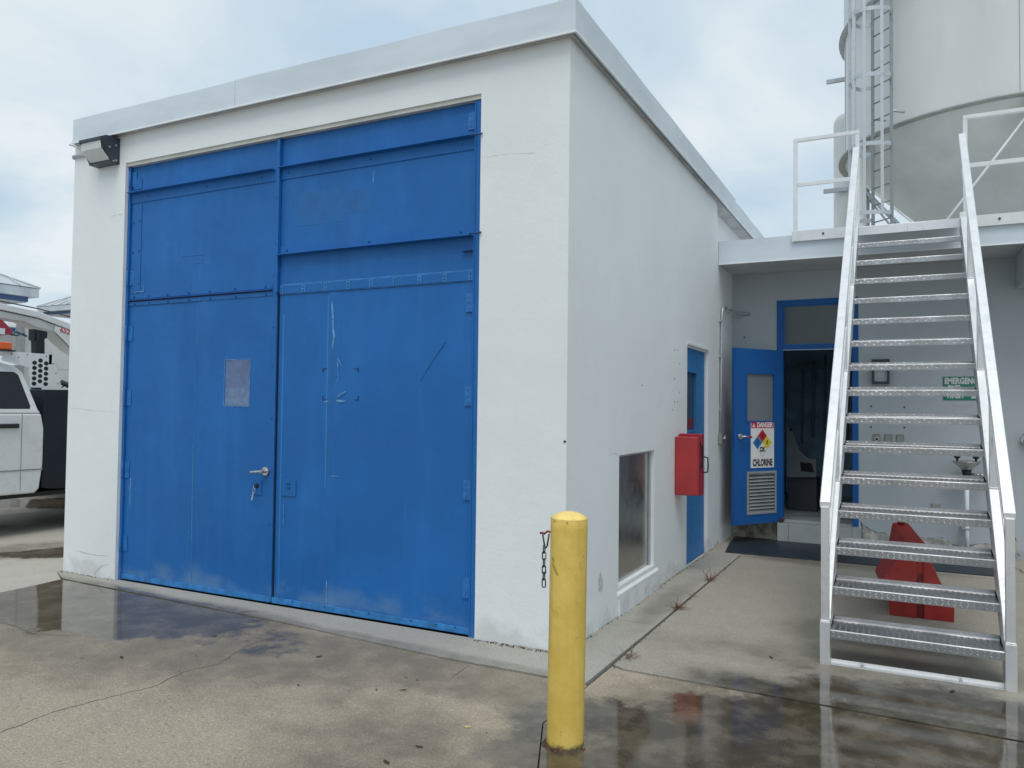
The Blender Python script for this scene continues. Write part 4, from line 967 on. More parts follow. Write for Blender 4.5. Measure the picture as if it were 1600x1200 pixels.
# --- white machine frame standing just inside the doorway ------------------
m1 = MB()
pts_ = [(0.494, 1.323), (0.565, 1.258), (0.658, 0.997), (0.751, 0.902), (0.859, 0.890), (0.859, 0.662), (0.494, 0.644)]
m1.prism(pts_, 6.2, 6.26, 'y')
o = m1.build('machine_panel', simple('machine_white_dimmed', (.15, .18, .20), .4), None, (.75, 6.2, .215), bevel=.006)  # white guard, its colour darkened to stand in for the dim room
T = thing('white_machine', (.75, 6.3, .215), 'white sloping machine guard standing in the dark room behind the open door', 'machine')
o.parent = T; o.location = Vector((.75, 6.2, .215))-Vector((.75, 6.3, .215))
m1 = MB(); m1.prism([(0.660, 0.850), (0.798, 0.839), (0.829, 0.726), (0.675, 0.736)], 6.19, 6.199, 'y'); m1.cyl((pts_[0][0]+.05, 6.199, pts_[0][1]-.06), (pts_[0][0]+.05, 6.19, pts_[0][1]-.06), .02, 10)
m1.each('slot', M['dark'], T)
m1 = MB(); m1.box(pts_[6][0], pts_[5][0], 6.28, 6.7, .215, pts_[6][1]); m1.build('plinth', M['bronze'], T, bevel=.01)
T = thing('hanging_tools', (1.0, 7.6, 1.9), 'dim row of upright hoses and rods on the wall deep inside the dark room', 'equipment')
m1 = MB()
for i in range(9):
    x = .45+.16*i; m1.cyl((x, 8.3-.02*(i % 3), 1.0+.1*(i % 4)), (x+.02, 8.3, 2.2+.08*(i % 3)), .018+.01*(i % 2), 8)
m1.box(.35, 1.9, 8.28, 8.38, 2.15, 2.22); m1.each('rod', simple('rod_grey', (.30, .44, .54), .5), T)

# --- rubber mat -------------------------------------------------------------
m1 = MB(); m1.prism([(.165, 3.945), (1.30, 3.985), (2.62, 4.0), (2.66, 4.95), (1.40, 4.97), (.06, 5.06), (.10, 4.5)], .004, .014, 'z')
o = m1.build('floor_mat', M['mat'], None, (1.3, 4.5, .004), bevel=.003); tag(o, 'dark blue rubber mat on the ground before the tiled step', 'mat')

# --- aluminium roof stairs ------------------------------------------------
ST = thing('roof_stairs', (1.9, .6, 0), 'steep bare aluminium stairs with diamond-plate treads, up to the canopy roof', 'stairs')
r_, g_, y0_ = .2096, .2296, .5885
nz_ = lambda y: r_+(y-y0_)*r_/g_
sxi0, sxi1 = 1.4575, 2.3375
def lozenge(mb, c, a, b, nn, L1=.011, W1=.0035, h=.0012):
    c, a, b, nn = Vector(c), Vector(a), Vector(b), Vector(nn)
    mb.add([c+a*L1, c+b*W1, c-a*L1, c-b*W1, c+nn*h], [(0, 1, 4), (1, 2, 4), (2, 3, 4), (3, 0, 4)])
for i in range(15):
    y, z = y0_+g_*i, r_*(i+1)
    t_ = MB(); D_ = .245
    rn = .008; arc = [(y+rn-rn*math.sin(q_), z-rn+rn*math.cos(q_)) for q_ in [PI/2*k_/5 for k_ in range(6)]]
    bk = [(y+D_-.006+.006*math.sin(q_), z+.006-.006*math.cos(q_)) for q_ in [PI/2*k_/3 for k_ in range(4)]]
    prof = [(y+.005, z-.050), (y, z-.050)]+arc[::-1]+bk+[(y+D_, z+.028), (y+D_-.004, z+.028), (y+D_-.004, z+.006), (y+D_-.008, z-.004), (y+.010, z-.005), (y+.005, z-.012)]
    prof[2:8] = arc[::-1]
    t_.prism(prof, sxi0, sxi1, 'x'); t_.box(sxi0, sxi1, y+.0055, y+.018, z-.050, z-.046)
    k_ = 0
    x = sxi0+.018
    s2 = math.sqrt(.5)
    while x < sxi1-.014:
        for rr, zz in enumerate((z-.018, z-.038)):
            s_ = 1 if (k_+rr) % 2 else -1; lozenge(t_, (x, y, zz), (s2, 0, s_*s2), (-s_*s2, 0, s2), (0, -1, 0), .0135, .0042, .0022)
        for rr in range(8):
            s_ = 1 if (k_+rr) % 2 else -1; lozenge(t_, (x, y+.020+.028*rr, z), (s2, s_*s2, 0), (-s_*s2, s2, 0), (0, 0, 1), .0145, .0045, .0022)
        s_ = 1 if k_ % 2 else -1; lozenge(t_, (x, y+D_-.004, z+.016), (s2, 0, s_*s2), (-s_*s2, 0, s2), (0, -1, 0), .0125, .004, .002)
        x += .032; k_ += 1
    t_.build('tread', M['tread'], ST)
def slope_poly(y0, y1, o0, o1): return [(y0, nz_(y0)+o0), (y1, nz_(y1)+o0), (y1, nz_(y1)+o1), (y0, nz_(y0)+o1)]
for xa, xb in ((1.4005, 1.4565), (2.3385, 2.3945)):
    s_ = MB(); s_.prism([(.575, .0), (.695, .0), (.70, nz_(.70)-.20), (4.12, nz_(4.12)-.20), (4.12, nz_(4.12)+.0), (3.98, nz_(3.98)+.052), (.72, nz_(.72)+.052), (.64, .255), (.575, .255)], xa, xb, 'x')
    s_.build('stringer', M['alu'], ST, bevel=.003)
    s_ = MB(); s_.prism(slope_poly(.605, 4.16, .700, .738), xa-.002, xb+.002, 'x'); s_.build('handrail', M['alu'], ST, bevel=.004)
    xm = (xa+xb)/2
    s_ = MB(); s_.prism(slope_poly(.64, 4.15, .375, .407), xm-.006, xm+.022 if xa < 2 else xm+.006, 'x'); s_.build('mid_rail', M['alu'], ST, bevel=.003)
    for yp in (.588, 1.42, 2.30, 3.20):
        zb = .256 if yp < 1 else nz_(yp)+.04
        s_ = MB(); s_.box(xm-.0225, xm+.0225, yp, yp+.045, zb, nz_(yp+.02)+.705)
        if yp < 1:
            s_.box(xa+.001, xb-.001, yp-.006, yp+.07, .2565, .262)
        else: s_.box(xm-.026, xm+.026, yp-.004, yp+.049, nz_(yp)+.04, nz_(yp)+.062)
        s_.build('post', M['alu'], ST, bevel=.003)
s_ = MB(); s_.box(1.4575, 2.3375, .578, .632, .0045, .0105); s_.box(1.4575, 2.3375, .627, .632, .0106, .03); s_.build('base_angle', M['alu'], ST, bevel=.001)
s_ = MB()
for x in (1.63, 2.13): s_.cyl((x, .60, .0106), (x, .60, .022), .009, 6, smooth=False)
s_.each('anchor_bolt', M['galv'], ST)
s_ = MB(); s_.box(1.4580, 1.893, 4.03, 4.38, 3.349, 3.355); s_.box(1.4580, 1.8925, 4.03, 4.036, 3.268, 3.349); s_.box(1.8945, 2.3370, 4.03, 4.38, 3.349, 3.355); s_.box(1.8945, 2.3370, 4.03, 4.036, 3.268, 3.349)
s_.build('landing_plate', M['alu'], ST, bevel=.001)

# --- guard rails on canopy roof --------------------------------------------
def rail(name, xs, posts, label, x_in):
    R_ = thing(name, ((xs[0]+xs[1])/2, 4.34, 3.39), label, 'guardrail', 'white guardrails on the canopy roof')
    m1 = MB(); m1.box(xs[0], xs[1], 4.332, 4.372, 4.400, 4.438); m1.build('top_rail', M['paintw'], R_, bevel=.003)
    m1 = MB(); m1.box(xs[0]+.04, xs[1], 4.342, 4.362, 3.915, 3.958); m1.build('mid_rail', M['paintw'], R_, bevel=.003)
    m1 = MB(); m1.box(xs[0]-.015, xs[1], 4.325, 4.331, 3.322, 3.432); m1.build('toe_board', M['paintw'], R_, bevel=.001)
    m1 = MB()
    x = xs[0]+.30
    while x < xs[1]: m1.cyl((x, 4.325, 3.382), (x, 4.318, 3.382), .012, 8, smooth=False); x += 1.25
    m1.each('bolt', M['bronze'], R_)
    for px in posts:
        m1 = MB(); m1.box(px, px+.038, 4.3325, 4.3715, 3.33, 4.399); m1.build('post', M['paintw'], R_, bevel=.003)
    return R_
rail('guardrail', (.800, 1.452), (.800, 1.412), 'short white guardrail section left of the stair top', 1)
rail('guardrail', (2.385, 8.9), (2.385, 4.0, 5.6, 7.2, 8.8), 'long white guardrail section right of the stair top', 0)

# --- red plastic barrier behind the stairs -----------------------------------
T = thing('plastic_barrier', (1.95, 2.4, 0), 'red plastic road barrier seen end-on behind the lower stair treads', 'barrier')
f0 = 2.03
Fp = [(1.753, -0.004), (2.170, 0.009), (2.171, 0.118), (2.106, 0.229), (2.019, 0.418), (2.004, 0.507), (1.883, 0.501), (1.791, 0.357), (1.692, 0.230), (1.754, 0.170)]
fy = [2.03, 2.03, 2.03, 2.10, 2.2, 2.26, 2.26, 2.2, 2.10, 2.03]
Bp = [(1.731, -0.037), (2.081, -0.027), (2.082, 0.056), (2.035, 0.216), (1.905, 0.527), (1.882, 0.601), (1.764, 0.595), (1.734, 0.423), (1.630, 0.168), (1.663, 0.052)]
by = [2.9, 2.9, 2.9, 2.86, 2.80, 2.76, 2.76, 2.80, 2.86, 2.9]
Fv = [(p_[0], y, max(.004, p_[1])) for p_, y in zip(Fp, fy)]; Bv = [(p_[0], y, max(.004, p_[1])) for p_, y in zip(Bp, by)]
Fv[0] = (Fv[0][0], 2.03, .004); Fv[1] = (Fv[1][0], 2.03, .004); Bv[0] = (Bv[0][0], 2.9, .004); Bv[1] = (Bv[1][0], 2.9, .004)
m1 = MB(); n = 10
m1.add(Fv+Bv, [(i, (i+1) % n, (i+1) % n+n, i+n) for i in range(n)]+[(2*n-1-i) and tuple(range(2*n-1, n-1, -1)) for i in range(1)])
m1.add(Fv, [(0, 1, 2, 9), (9, 2, 3, 8), (8, 3, 4, 7), (7, 4, 5, 6)])
BB = m1.build('body', M['barred'], T, bevel=.012, seg=2)
def lerp(a, b, t): return tuple(a[k_]+(b[k_]-a[k_])*t for k_ in range(3))
off = Vector((0, -.016, 0))
m1 = MB()
rows = [(0, 1), (9, 2), (8, 3), (7, 4)]
L_, R__ = [], []
for (a, b) in rows:
    L_.append((Fv[a], b)); 
xs_l, xs_r = Fv[0][0]+(Fv[1][0]-Fv[0][0])*.43, Fv[0][0]+(Fv[1][0]-Fv[0][0])*.54
def row_at(a, b, x):
    A_, B_ = Fv[a], Fv[b]; t = (x-A_[0])/(B_[0]-A_[0]); return lerp(A_, B_, t)
for seg_ in (0, 1):
    fr_, bk = [], []
    vs = []
    for (a, b) in rows:
        if seg_ == 0: e0, e1 = Fv[a], row_at(a, b, xs_l)
        else: e0, e1 = row_at(a, b, xs_r), Fv[b]
        vs += [Vector(e0)+off*1.0, Vector(e1)+off*1.0, Vector(e0)-off*.5, Vector(e1)-off*.5]
    fs = []
    for k_ in range(3):
        o_ = 4*k_; fs += [(o_, o_+1, o_+5, o_+4), (o_, o_+4, o_+6, o_+2), (o_+1, o_+3, o_+7, o_+5)]
    fs += [(0, 2, 3, 1), (12, 13, 15, 14)]
    m1.add(vs, fs)
m1.build('end_panel', M['barred'], T, bevel=.004)
m1 = MB(); m1.add([Vector(row_at(a, b, x))+Vector((0, -.002, 0)) for (a, b) in rows for x in (xs_l+.001, xs_r-.001)], [(0, 1, 3, 2), (2, 3, 5, 4), (4, 5, 7, 6)]); m1.build('end_slot', M['bardark'], T)
tc_ = (1.830, 0.597); m1 = MB(); m1.lathe([(.028, 0), (.028, .010), (.0, .012)], (tc_[0], 2.72, Bv[5][2]-.004), 16); m1.build('filler_cap', M['bardark'], T)
m1 = MB(); m1.tube([(Bv[4][0]+.05, 2.92, Bv[4][2]-.12), (Bv[4][0]+.11, 2.95, Bv[4][2]-.16), (Bv[4][0]+.13, 2.95, Bv[4][2]-.22), (Bv[4][0]+.08, 2.93, Bv[4][2]-.24)], .012, 8); m1.build('lug', M['bronze'], T)

# --- yellow bollard ------------------------------------------------------------
T = thing('bollard', (.490, -1.158, 0), 'yellow painted steel bollard standing at the wet pavement edge', 'bollard')
Rb = .0835; BX, BY = .490, -1.158
m1 = MB(); m1.lathe([(Rb, 0), (Rb, .02)]+[(Rb, .02+.985*i/24) for i in range(1, 25)]+[(Rb-.0012, 1.007)], (.490, -1.158, 0), 48)
bp = m1.build('post', M['yellow'], T)
m1 = MB(); m1.lathe([(Rb-.001, 1.005), (Rb+.0012, 1.009), (Rb*.93, 1.016), (Rb*.75, 1.025), (Rb*.5, 1.034), (Rb*.25, 1.039), (0, 1.041)], (.490, -1.158, 0), 48)
m1.build('cap', simple('cap_yellow', (.84, .62, .19), .5, 0, .12, 18, .3, 60), T)
m1 = MB()
for i in range(26):
    t = random.uniform(PI, 2*PI); rr_ = Rb+random.uniform(.0, .014); h_ = random.uniform(.004, .016); c_ = Vector((BX+rr_*math.cos(t), BY+rr_*math.sin(t), 0))
    m1.lathe([(random.uniform(.006, .018), 0), (random.uniform(.004, .010), h_*.6), (0, h_)], c_, 6)
m1.build('base_scale', M['rusty'], T)
def ring_mark(pts, mat, name, wd):
    mb = MB(); vs = []
    for t, z, w_ in pts:
        for s_ in (-1, 1): vs.append((BX+(Rb+.0007)*math.cos(t), BY+(Rb+.0007)*math.sin(t), z+s_*w_))
    mb.add(vs, [(2*i, 2*i+1, 2*i+3, 2*i+2) for i in range(len(pts)-1)]); return mb.build(name, mat, T)
ring_mark([(4.05+.5*i/12, .815-.05*i/12+.004*math.sin(i*2.3), .004+.008*math.sin(PI*i/12)) for i in range(13)], simple('olive_scuff', (.40, .31, .05), .6), 'scuff', .01)
ring_mark([(4.05+.2*i/8, .835-.01*i/8+.006*math.sin(i*2.9), .003+.004*abs(math.sin(i*1.7))) for i in range(9)], simple('green_scuff', (.26, .24, .07), .6), 'scuff', .01)
ring_mark([(4.2+.42*i/12, .60+.010*math.sin(i*1.1), .0012) for i in range(13)], simple('paint_crack', (.40, .29, .08), .6), 'scuff', .01)
ring_mark([(3.55+.05*i/8, .70-.14*i/8+.006*math.sin(i*2.1), .010) for i in range(9)], simple('black_scrape', (.10, .09, .05), .6), 'scuff', .01)
ring_mark([(3.60+.10*i/6, .95+.004*math.sin(i*2.7), .0025) for i in range(7)], simple('dark_chip', (.12, .10, .05), .6), 'scuff', .01)
ring_mark([(4.15+.12*i/6, 1.000+.002*math.sin(i*2.7), .002) for i in range(7)], simple('dark_chip', (.16, .13, .05), .6), 'scuff', .01)
ring_mark([(4.95+.10*i/6, .998+.003*math.sin(i*1.7), .0025) for i in range(7)], simple('dark_chip', (.20, .16, .06), .6), 'scuff', .01)
ring_mark([(4.55+.16*i/6, .45+.02*math.sin(i*2), .005) for i in range(7)], simple('pale_scuff', (.72, .60, .30), .6), 'scuff', .01)
T.rotation_euler = (0, math.radians(.6), 0)
# chain
cxn, cyn = .490-Rb-.010, -1.17
T = thing('hanging_chain', (cxn, cyn, .8), 'short dark chain with faded red hook, hanging at the side of the yellow bollard', 'chain')
m1 = MB(); q0 = (0.362, 0.932); q1 = (0.410, 0.941)
m1.tube([(q0[0], cyn, q0[1]), (q0[0]+.014, cyn, q0[1]+.002), (q0[0]+.02, cyn, q0[1]-.002), (q1[0]-.01, cyn, q1[1]+.003), (q1[0]+.012, cyn, q1[1]-.004)], .0052, 8); m1.build('hook', M['red_tip'], T)
m1 = MB(); a, b, c_, d_ = (0.375, 0.927), (0.385, 0.875), (0.398, 0.877), (0.407, 0.932)
m1.tube([(a[0], cyn, a[1]), (b[0], cyn, b[1]), ((b[0]+c_[0])/2, cyn, b[1]-.008), (c_[0], cyn, c_[1]), (d_[0], cyn, d_[1])], .0042, 8); m1.build('pear_ring', M['chain'], T)
LKX = (0.383, 0.797)[0]
def link(zt, zb_, x, front):
    mb = MB(); hw, hh, zc = .0085, (zt-zb_)/2, (zt+zb_)/2; P_ = []
    for i in range(20):
        t = 2*PI*i/20; u_ = hw*math.cos(t); w_ = (hh-hw)*(1 if math.sin(t) > 0 else -1)+hw*math.sin(t)
        P_.append((x+u_, cyn, zc+w_) if front else (x, cyn+u_, zc+w_))
    mb.tube(P_, .0029, 7, True); mb.build('link', M['chain'], T)
for (y0p, y1p, u_, fr_) in ((852, 866, 851, False), (863, 877, 850.5, True), (874.5, 888.5, 850, False), (886, 900, 850, True), (897, 910, 849.8, False), (907.5, 922, 849.8, True)):
    kz = lambda v: .9365-(v-831.5)*(.9365-.693)/(920-831.5)
    link(kz(y0p), kz(y1p), LKX, fr_)
m1 = MB(); m1.box(LKX+.008, LKX+.011, cyn-.008, cyn-.006, .79, .865); m1.build('tag_strip', M['galv'], T)

# --- weeds in the joint ---------------------------------------------------------
for (wx, wy, n_, s_, lb) in ((.322, 2.51, 46, .12, 'dry reddish weed tuft in the joint nearest the dark mat'), (.327, 1.42, 60, .10, 'dry reddish weed tuft halfway along the walkway joint'), (.352, .16, 26, .10, 'thin dry weed sprig at the corner of the walkway joint'), (.33, 1.85, 8, .08, 'tiny bare weed sprig between two larger tufts in the joint')):
    m1 = MB()
    for i in range(n_):
        t = random.uniform(0, 2*PI); L_ = s_*random.uniform(.4, 1.1); el = random.uniform(.1, 1.2); p0 = Vector((wx+random.gauss(0, .012), wy+random.gauss(0, .03), 0))
        pts = [p0]; d_ = Vector((math.cos(t)*math.cos(el), math.sin(t)*math.cos(el), math.sin(el)))
        for k_ in range(4): pts.append(pts[-1]+d_*L_/4); d_ = (d_+Vector((random.gauss(0, .2), random.gauss(0, .2), -.22))).normalized()
        for p_ in pts:
            p_.z = max(p_.z, .007)
        w_ = .0018; s__ = d_.cross(Vector((0, 0, 1))).normalized()
        vs = []
        for p_ in pts: vs += [p_+s__*w_, p_-s__*w_+Vector((0, 0, .0006))]
        m1.add(vs, [(2*k_, 2*k_+1, 2*k_+3, 2*k_+2) for k_ in range(4)])
    o = m1.build('weed_tuft', M['weed'], None, (wx, wy, 0)); tag(o, lb, 'weed', 'weeds in the walkway joint')

# --- dead leaves and twigs lying on the pavement ----------------------------------
lv = [(-2.474, -1.430, -0.000), (-2.283, -1.311, 0.000), (-1.919, -1.085, 0.000), (-2.140, -0.748, -0.000), (-1.567, -0.648, 0.000), (-1.838, -0.644, 0.000), (-0.538, -0.802, 0.000), (-0.522, -0.958, 0.000), (-0.613, -0.797, 0.000), (-1.278, -0.746, 0.000),
      (-0.103, -1.687, 0.000), (-1.053, -1.172, 0.000), (0.210, -1.091, 0.000), (0.129, -1.232, 0.000), (-1.787, -1.320, 0.000), (-0.647, -1.026, 0.000), (2.080, 0.424, 0.000), (1.128, 0.547, 0.000), (-0.065, -1.497, 0.000), (1.159, -0.519, 0.000)]
for i, p_ in enumerate(lv):
    m1 = MB(); a = random.uniform(0, PI); L_ = random.choice((.007, .011, .022)); w_ = L_*random.uniform(.2, .5); z = .006 if p_[1] < -.2 else .009; vs = []
    for k_ in range(8):
        t = 2*PI*k_/8; vs.append((p_[0]+L_*math.cos(t)*math.cos(a)-w_*math.sin(t)*math.sin(a), p_[1]+L_*math.cos(t)*math.sin(a)+w_*math.sin(t)*math.cos(a), z+.003*math.cos(2*t)*random.random()))
    m1.add(vs, [tuple(range(8))])
    o = m1.build('dead_leaf', M['leaf'], None, (p_[0], p_[1], 0)); tag(o, 'tiny dark dead leaf lying on the pavement', 'leaf', 'dead leaves on the pavement')
p_ = (0.015, -1.212, 0.000); m1 = MB(); m1.prism([(p_[0]-.02, p_[1]), (p_[0], p_[1]-.012), (p_[0]+.02, p_[1]+.004), (p_[0]+.004, p_[1]+.012)], .003, .006, 'z')
o = m1.build('yellow_leaf', simple('yellow_leaf_mat', (.55, .47, .22), .7), None, (p_[0], p_[1], 0)); tag(o, 'single pale yellow leaf on the dry pavement', 'leaf')

# --- silo --------------------------------------------------------------------------
SX, SY, SZ = 3.658, 13.032, 6.577
S = thing('storage_silo', (SX, SY, 0), 'huge cream painted steel silo with conical bottom, behind the canopy roof', 'silo')
m1 = MB(); m1.lathe([(2.88, SZ+.03), (2.88, 9.08), (2.89, 9.2), (2.89, 16.5), (2.0, 17.6), (0, 18.0)], (SX, SY, 0), 96); m1.build('barrel', M['silo'], S)
m1 = MB(); m1.lathe([(2.885, 9.08), (2.99, 9.10), (2.99, 9.118), (2.885, 9.14)], (SX, SY, 0), 96); m1.build('seam_flange', M['galv'], S)
m1 = MB(); m1.lathe([(2.87, SZ+.05), (3.0, SZ+.03), (3.0, SZ-.01), (2.87, SZ-.015)], (SX, SY, 0), 96); m1.build('bottom_flange', simple('flange_grey', (.40, .42, .41), .6), S)
zc_ = 4.05
m1 = MB(); m1.lathe([(2.87, SZ-.01), (.24, zc_), (.24, zc_-.5), (0, zc_-.5)], (SX, SY, 0), 96); m1.build('cone', simple('silo_cone_paint', (.72, .74, .72), .55, 0, .08, 1.2), S)
m1 = MB()
for t in (math.radians(267.5), math.radians(190), math.radians(320), math.radians(70)):
    c_, s_ = math.cos(t), math.sin(t); m1.box(-.004, .004, 0, .006, SZ+.05, 9.08, Matrix.Translation((SX+2.879*c_, SY+2.879*s_, 0)) @ Matrix.Rotation(t-PI/2, 4, 'Z'))
m1.each('plate_seam', simple('seam_grey', (.28, .29, .28), .7), S)
legs = []
for k_ in range(6):
    t = math.radians(211+60*k_); x, y = SX+2.93*math.cos(t), SY+2.93*math.sin(t); legs.append((x, y))
    m1 = MB(); m1.cyl((x, y, 0), (x, y, SZ-.0), .10, 18); m1.cyl((x, y, -.02), (x, y, .02), .2, 12); m1.build('leg', M['silo'], S)
def rod(a, b):
    a, b = Vector(a), Vector(b); mb = MB(); mb.cyl(a, b, .022, 8); d_ = (b-a).normalized(); L_ = (b-a).length
    mb.build('brace_rod', M['paintw'], S)
    for f_ in (.52,):
        c_ = a+d_*L_*f_; mb = MB(); sd_ = d_.orthogonal().normalized()
        for s_ in (-.04, .04): mb.cyl(c_-d_*.16+sd_*s_, c_+d_*.16+sd_*s_, .014, 8)
        mb.cyl(c_-d_*.20, c_-d_*.15, .045, 10); mb.cyl(c_+d_*.15, c_+d_*.20, .045, 10); mb.build('turnbuckle', M['paintw'], S)
for k_ in range(6):
    (xa, ya), (xb, yb) = legs[k_], legs[(k_+1) % 6]
    rod((xa, ya, 5.85), (xb, yb, 3.0)); rod((xb, yb, 6.35), (xa, ya, 3.0))
m1 = MB(); (xa, ya), (xb, yb) = legs[0], legs[5]
m1.tube([(xa, ya, 5.75), (xa+.9, ya-.2, 4.6)], .04, 6); m1.build('angle_brace', M['galv'], S)

# --- caged ladder ----------------------------------------------------------------------
LX, LY = 1.53, 10.60; LT = Vector((.707, -.707, 0)); LO = Vector((-.707, -.707, 0))
CL = thing('caged_ladder', (LX, LY, 0), 'tall galvanised caged ladder running up the left side of the silo', 'ladder')
for s_ in (-1, 1):
    c_ = Vector((LX, LY, 0))+LT*.215*s_; m1 = MB(); m1.box(c_.x-.028, c_.x+.028, c_.y-.028, c_.y+.028, 0, 14.0); m1.build('side_rail', M['galv_dark'], CL)
for i in range(44):
    z = .3+.305*i
    m1 = MB(); m1.cyl(Vector((LX, LY, z))-LT*.2, Vector((LX, LY, z))+LT*.2, .012, 8); m1.build('rung', M['galv_dark'], CL)
hoop = lambda t: LT*(-.215-.10*math.sin(t)*0)*1 
def hp(a):   # a from 0..pi round the cage
    x = -math.cos(a)*.36; o_ = .10+.52*math.sin(a); 
    if a < 1e-3 or a > PI-1e-3: return LT*(-.215 if a < 1 else .215)
    return LT*x+LO*o_
zh = [4.92, 6.11, 7.31, 8.46, 9.6, 10.75, 11.9]
for z in zh:
    mb = MB(); n_ = 28; vs = []
    for i in range(n_+1):
        p_ = hp(PI*i/n_)+Vector((LX, LY, 0)); q_ = Vector((LX, LY, 0))+LO*.3; d_ = (p_-q_).normalized()*.008
        vs += [(p_.x, p_.y, z-.035), (p_.x, p_.y, z+.035), (p_.x-d_.x, p_.y-d_.y, z+.035), (p_.x-d_.x, p_.y-d_.y, z-.035)]
    fs = []
    for i in range(n_):
        for k_ in range(4): fs.append((4*i+k_, 4*i+(k_+1) % 4, 4*i+4+(k_+1) % 4, 4*i+4+k_))
    mb.add(vs, fs); mb.build('hoop', M['galv'], CL)
for a in (.42, .95, PI/2, 2.08, 2.72):
    p_ = hp(a)*.985+Vector((LX, LY, 0)); m1 = MB(); m1.box(p_.x-.025, p_.x+.025, p_.y-.012, p_.y+.012, 4.88, 12.0); m1.build('cage_bar', M['galv'], CL)
for z in (4.4, 6.75, 9.1):
    for s_ in (-1, 1):
        a = Vector((LX, LY, z))+LT*.215*s_; m1 = MB(); m1.cyl(a, a-LO*.28, .02, 8); m1.build('standoff', M['galv'], CL)

# --- second smaller tank, left behind the silo ------------------------------------------
TK = thing('narrow_tank', (.565, 17, 0), 'narrow round-topped cream vessel standing behind the silo at its left edge', 'tank')
m1 = MB(); Rt, cx2 = .30, .565
m1.lathe([(Rt, 0), (Rt, 8.85)]+[(Rt*math.cos(t), 8.85+.30*math.sin(t)) for t in [i*PI/16 for i in range(1, 9)]], (cx2, 17, 0), 64); m1.build('shell', M['silo'], TK)
for z, u_ in ((7.05, 0),):
    m1 = MB(); m1.box(.05, .62, 16.62, 16.70, z, z+.10); m1.build('bracket', M['galv'], TK)
m1 = MB(); m1.box(.42, .80, 13.0, 13.06, 8.42, 8.50); m1.build('side_bracket', M['galv'], S)

# ================================================================== LEFT BACKGROUND
# --- white crew-cab pickup --------------------------------------------------------------
XT = -7.0
P = thing('pickup_truck', (-8.0, 1, 0), 'white crew-cab work truck with amber beacon and headache rack, beyond left corner', 'truck')
def sh(mb, i0, z0=1.38, k=.30):
    xm = XT-1.0
    for i in range(i0, len(mb.v)):
        x, y, z = mb.v[i]
        if z > z0: mb.v[i] = (x+(z-z0)*k*(-1 if x > xm else 1), y, z)
m1 = MB()
m1.prism([(-3.0, .55), (-2.2, .50), (1.08, .47), (1.13, .52), (1.165, .80), (1.165, 1.20), (1.13, 1.375), (-.95, 1.375), (-1.2, 1.36), (-2.9, 1.22), (-3.1, 1.0)], XT-2.0, XT, 'x')
i0 = len(m1.v)
m1.prism([(-.95, 1.376), (1.13, 1.376), (1.10, 1.42), (.99, 1.84), (.90, 1.92), (.70, 1.955), (-.1, 1.955), (-.25, 1.90)], XT-2.0, XT, 'x'); sh(m1, i0)
m1.build('body', M['carw'], P, bevel=.02, seg=3)
m1 = MB(); i0 = 0
m1.prism([(.05, 1.43), (1.0, 1.43), (1.012, 1.46), (.93, 1.81), (.89, 1.845), (.1, 1.845)], XT-.02, XT+.004, 'x'); sh(m1, 0, 1.38, .30); m1.build('window', M['glass'], P)
m1 = MB()
m1.box(XT+.0005, XT+.003, .908, .914, .52, 1.38); m1.box(XT+.0005, XT+.006, -.9, 1.16, .735, .748); m1.each('seam_and_crease_shade', simple('seam_crease_dark', (.26, .27, .28), .6), P)  # door gap, plus a dark line painted as shade along the body crease
m1 = MB(); m1.box(XT+.001, XT+.03, .60, .872, 1.215, 1.265); m1.build('door_handle', M['black'], P, bevel=.012, seg=3)
m1 = MB(); m1.box(XT-.40, XT-.25, .2, .78, 1.965, 1.985); m1.build('roof_rail', M['black'], P, bevel=.008)
# rear box, dark
m1 = MB(); m1.prism([(1.175, .52), (1.30, .50), (1.45, .49), (1.50, .53), (1.55, .50), (4.2, .50), (4.2, 1.62), (1.60, 1.62), (1.55, 1.66), (1.19, 1.655), (1.175, 1.4)], XT-1.95, XT-.03, 'x'); m1.build('dark_service_box', M['navy'], P, bevel=.01)
m1 = MB(); m1.cyl((XT-.1, 1.60, 1.67), (XT-.1, 1.42, 1.75), .03, 10); m1.tube([(XT-.1, 1.42, 1.68), (XT-.12, 1.52, 1.75), (XT-.1, 1.66, 1.80), (XT-.1, 1.8, 1.78)], .008, 8); m1.build('spray_lance', M['black'], P)
# headache rack
m1 = MB()
rk = [(.72, 1.97), (.75, 2.07), (1.30, 2.07), (1.42, 1.675), (1.06, 1.675), (1.03, 1.9)]
m1.prism(rk, XT-.10, XT-.085, 'x'); m1.prism(rk, XT-1.9, XT-1.885, 'x'); m1.box(XT-1.9, XT-.085, 1.25, 1.29, 1.95, 2.07)
HR = m1.build('headache_rack', M['paintw'], P, bevel=.002)
m1 = MB()
for i in range(3):
    for j in range(7):
        y, z = 1.085+i*.068, 1.99-j*.060-(.03 if i % 2 == 0 else 0)
        if z < 1.70: continue
        m1.add([(XT-.0840, y+.030*math.cos(PI/6+k_*PI/3), z+.027*math.sin(PI/6+k_*PI/3)) for k_ in range(6)], [tuple(range(6))])
for (y, z) in ((.82, 2.045), (1.0, 2.045), (1.22, 2.045), (1.31, 1.96), (1.34, 1.85), (1.37, 1.73), (.9, 2.01)): m1.add([(XT-.0840, y+.008*math.cos(k_*PI/3), z+.008*math.sin(k_*PI/3)) for k_ in range(6)], [tuple(range(6))])
m1.each('rack_hole', M['ink'], HR)
m1 = MB(); m1.box(XT-.20, XT-.05, .64, .81, 2.086, 2.17); m1.build('beacon', M['orange'], P, bevel=.012, seg=3)
m1 = MB(); m1.box(XT-.22, XT-.03, .62, .84, 2.0705, 2.0855); m1.build('beacon_base', M['black'], P)
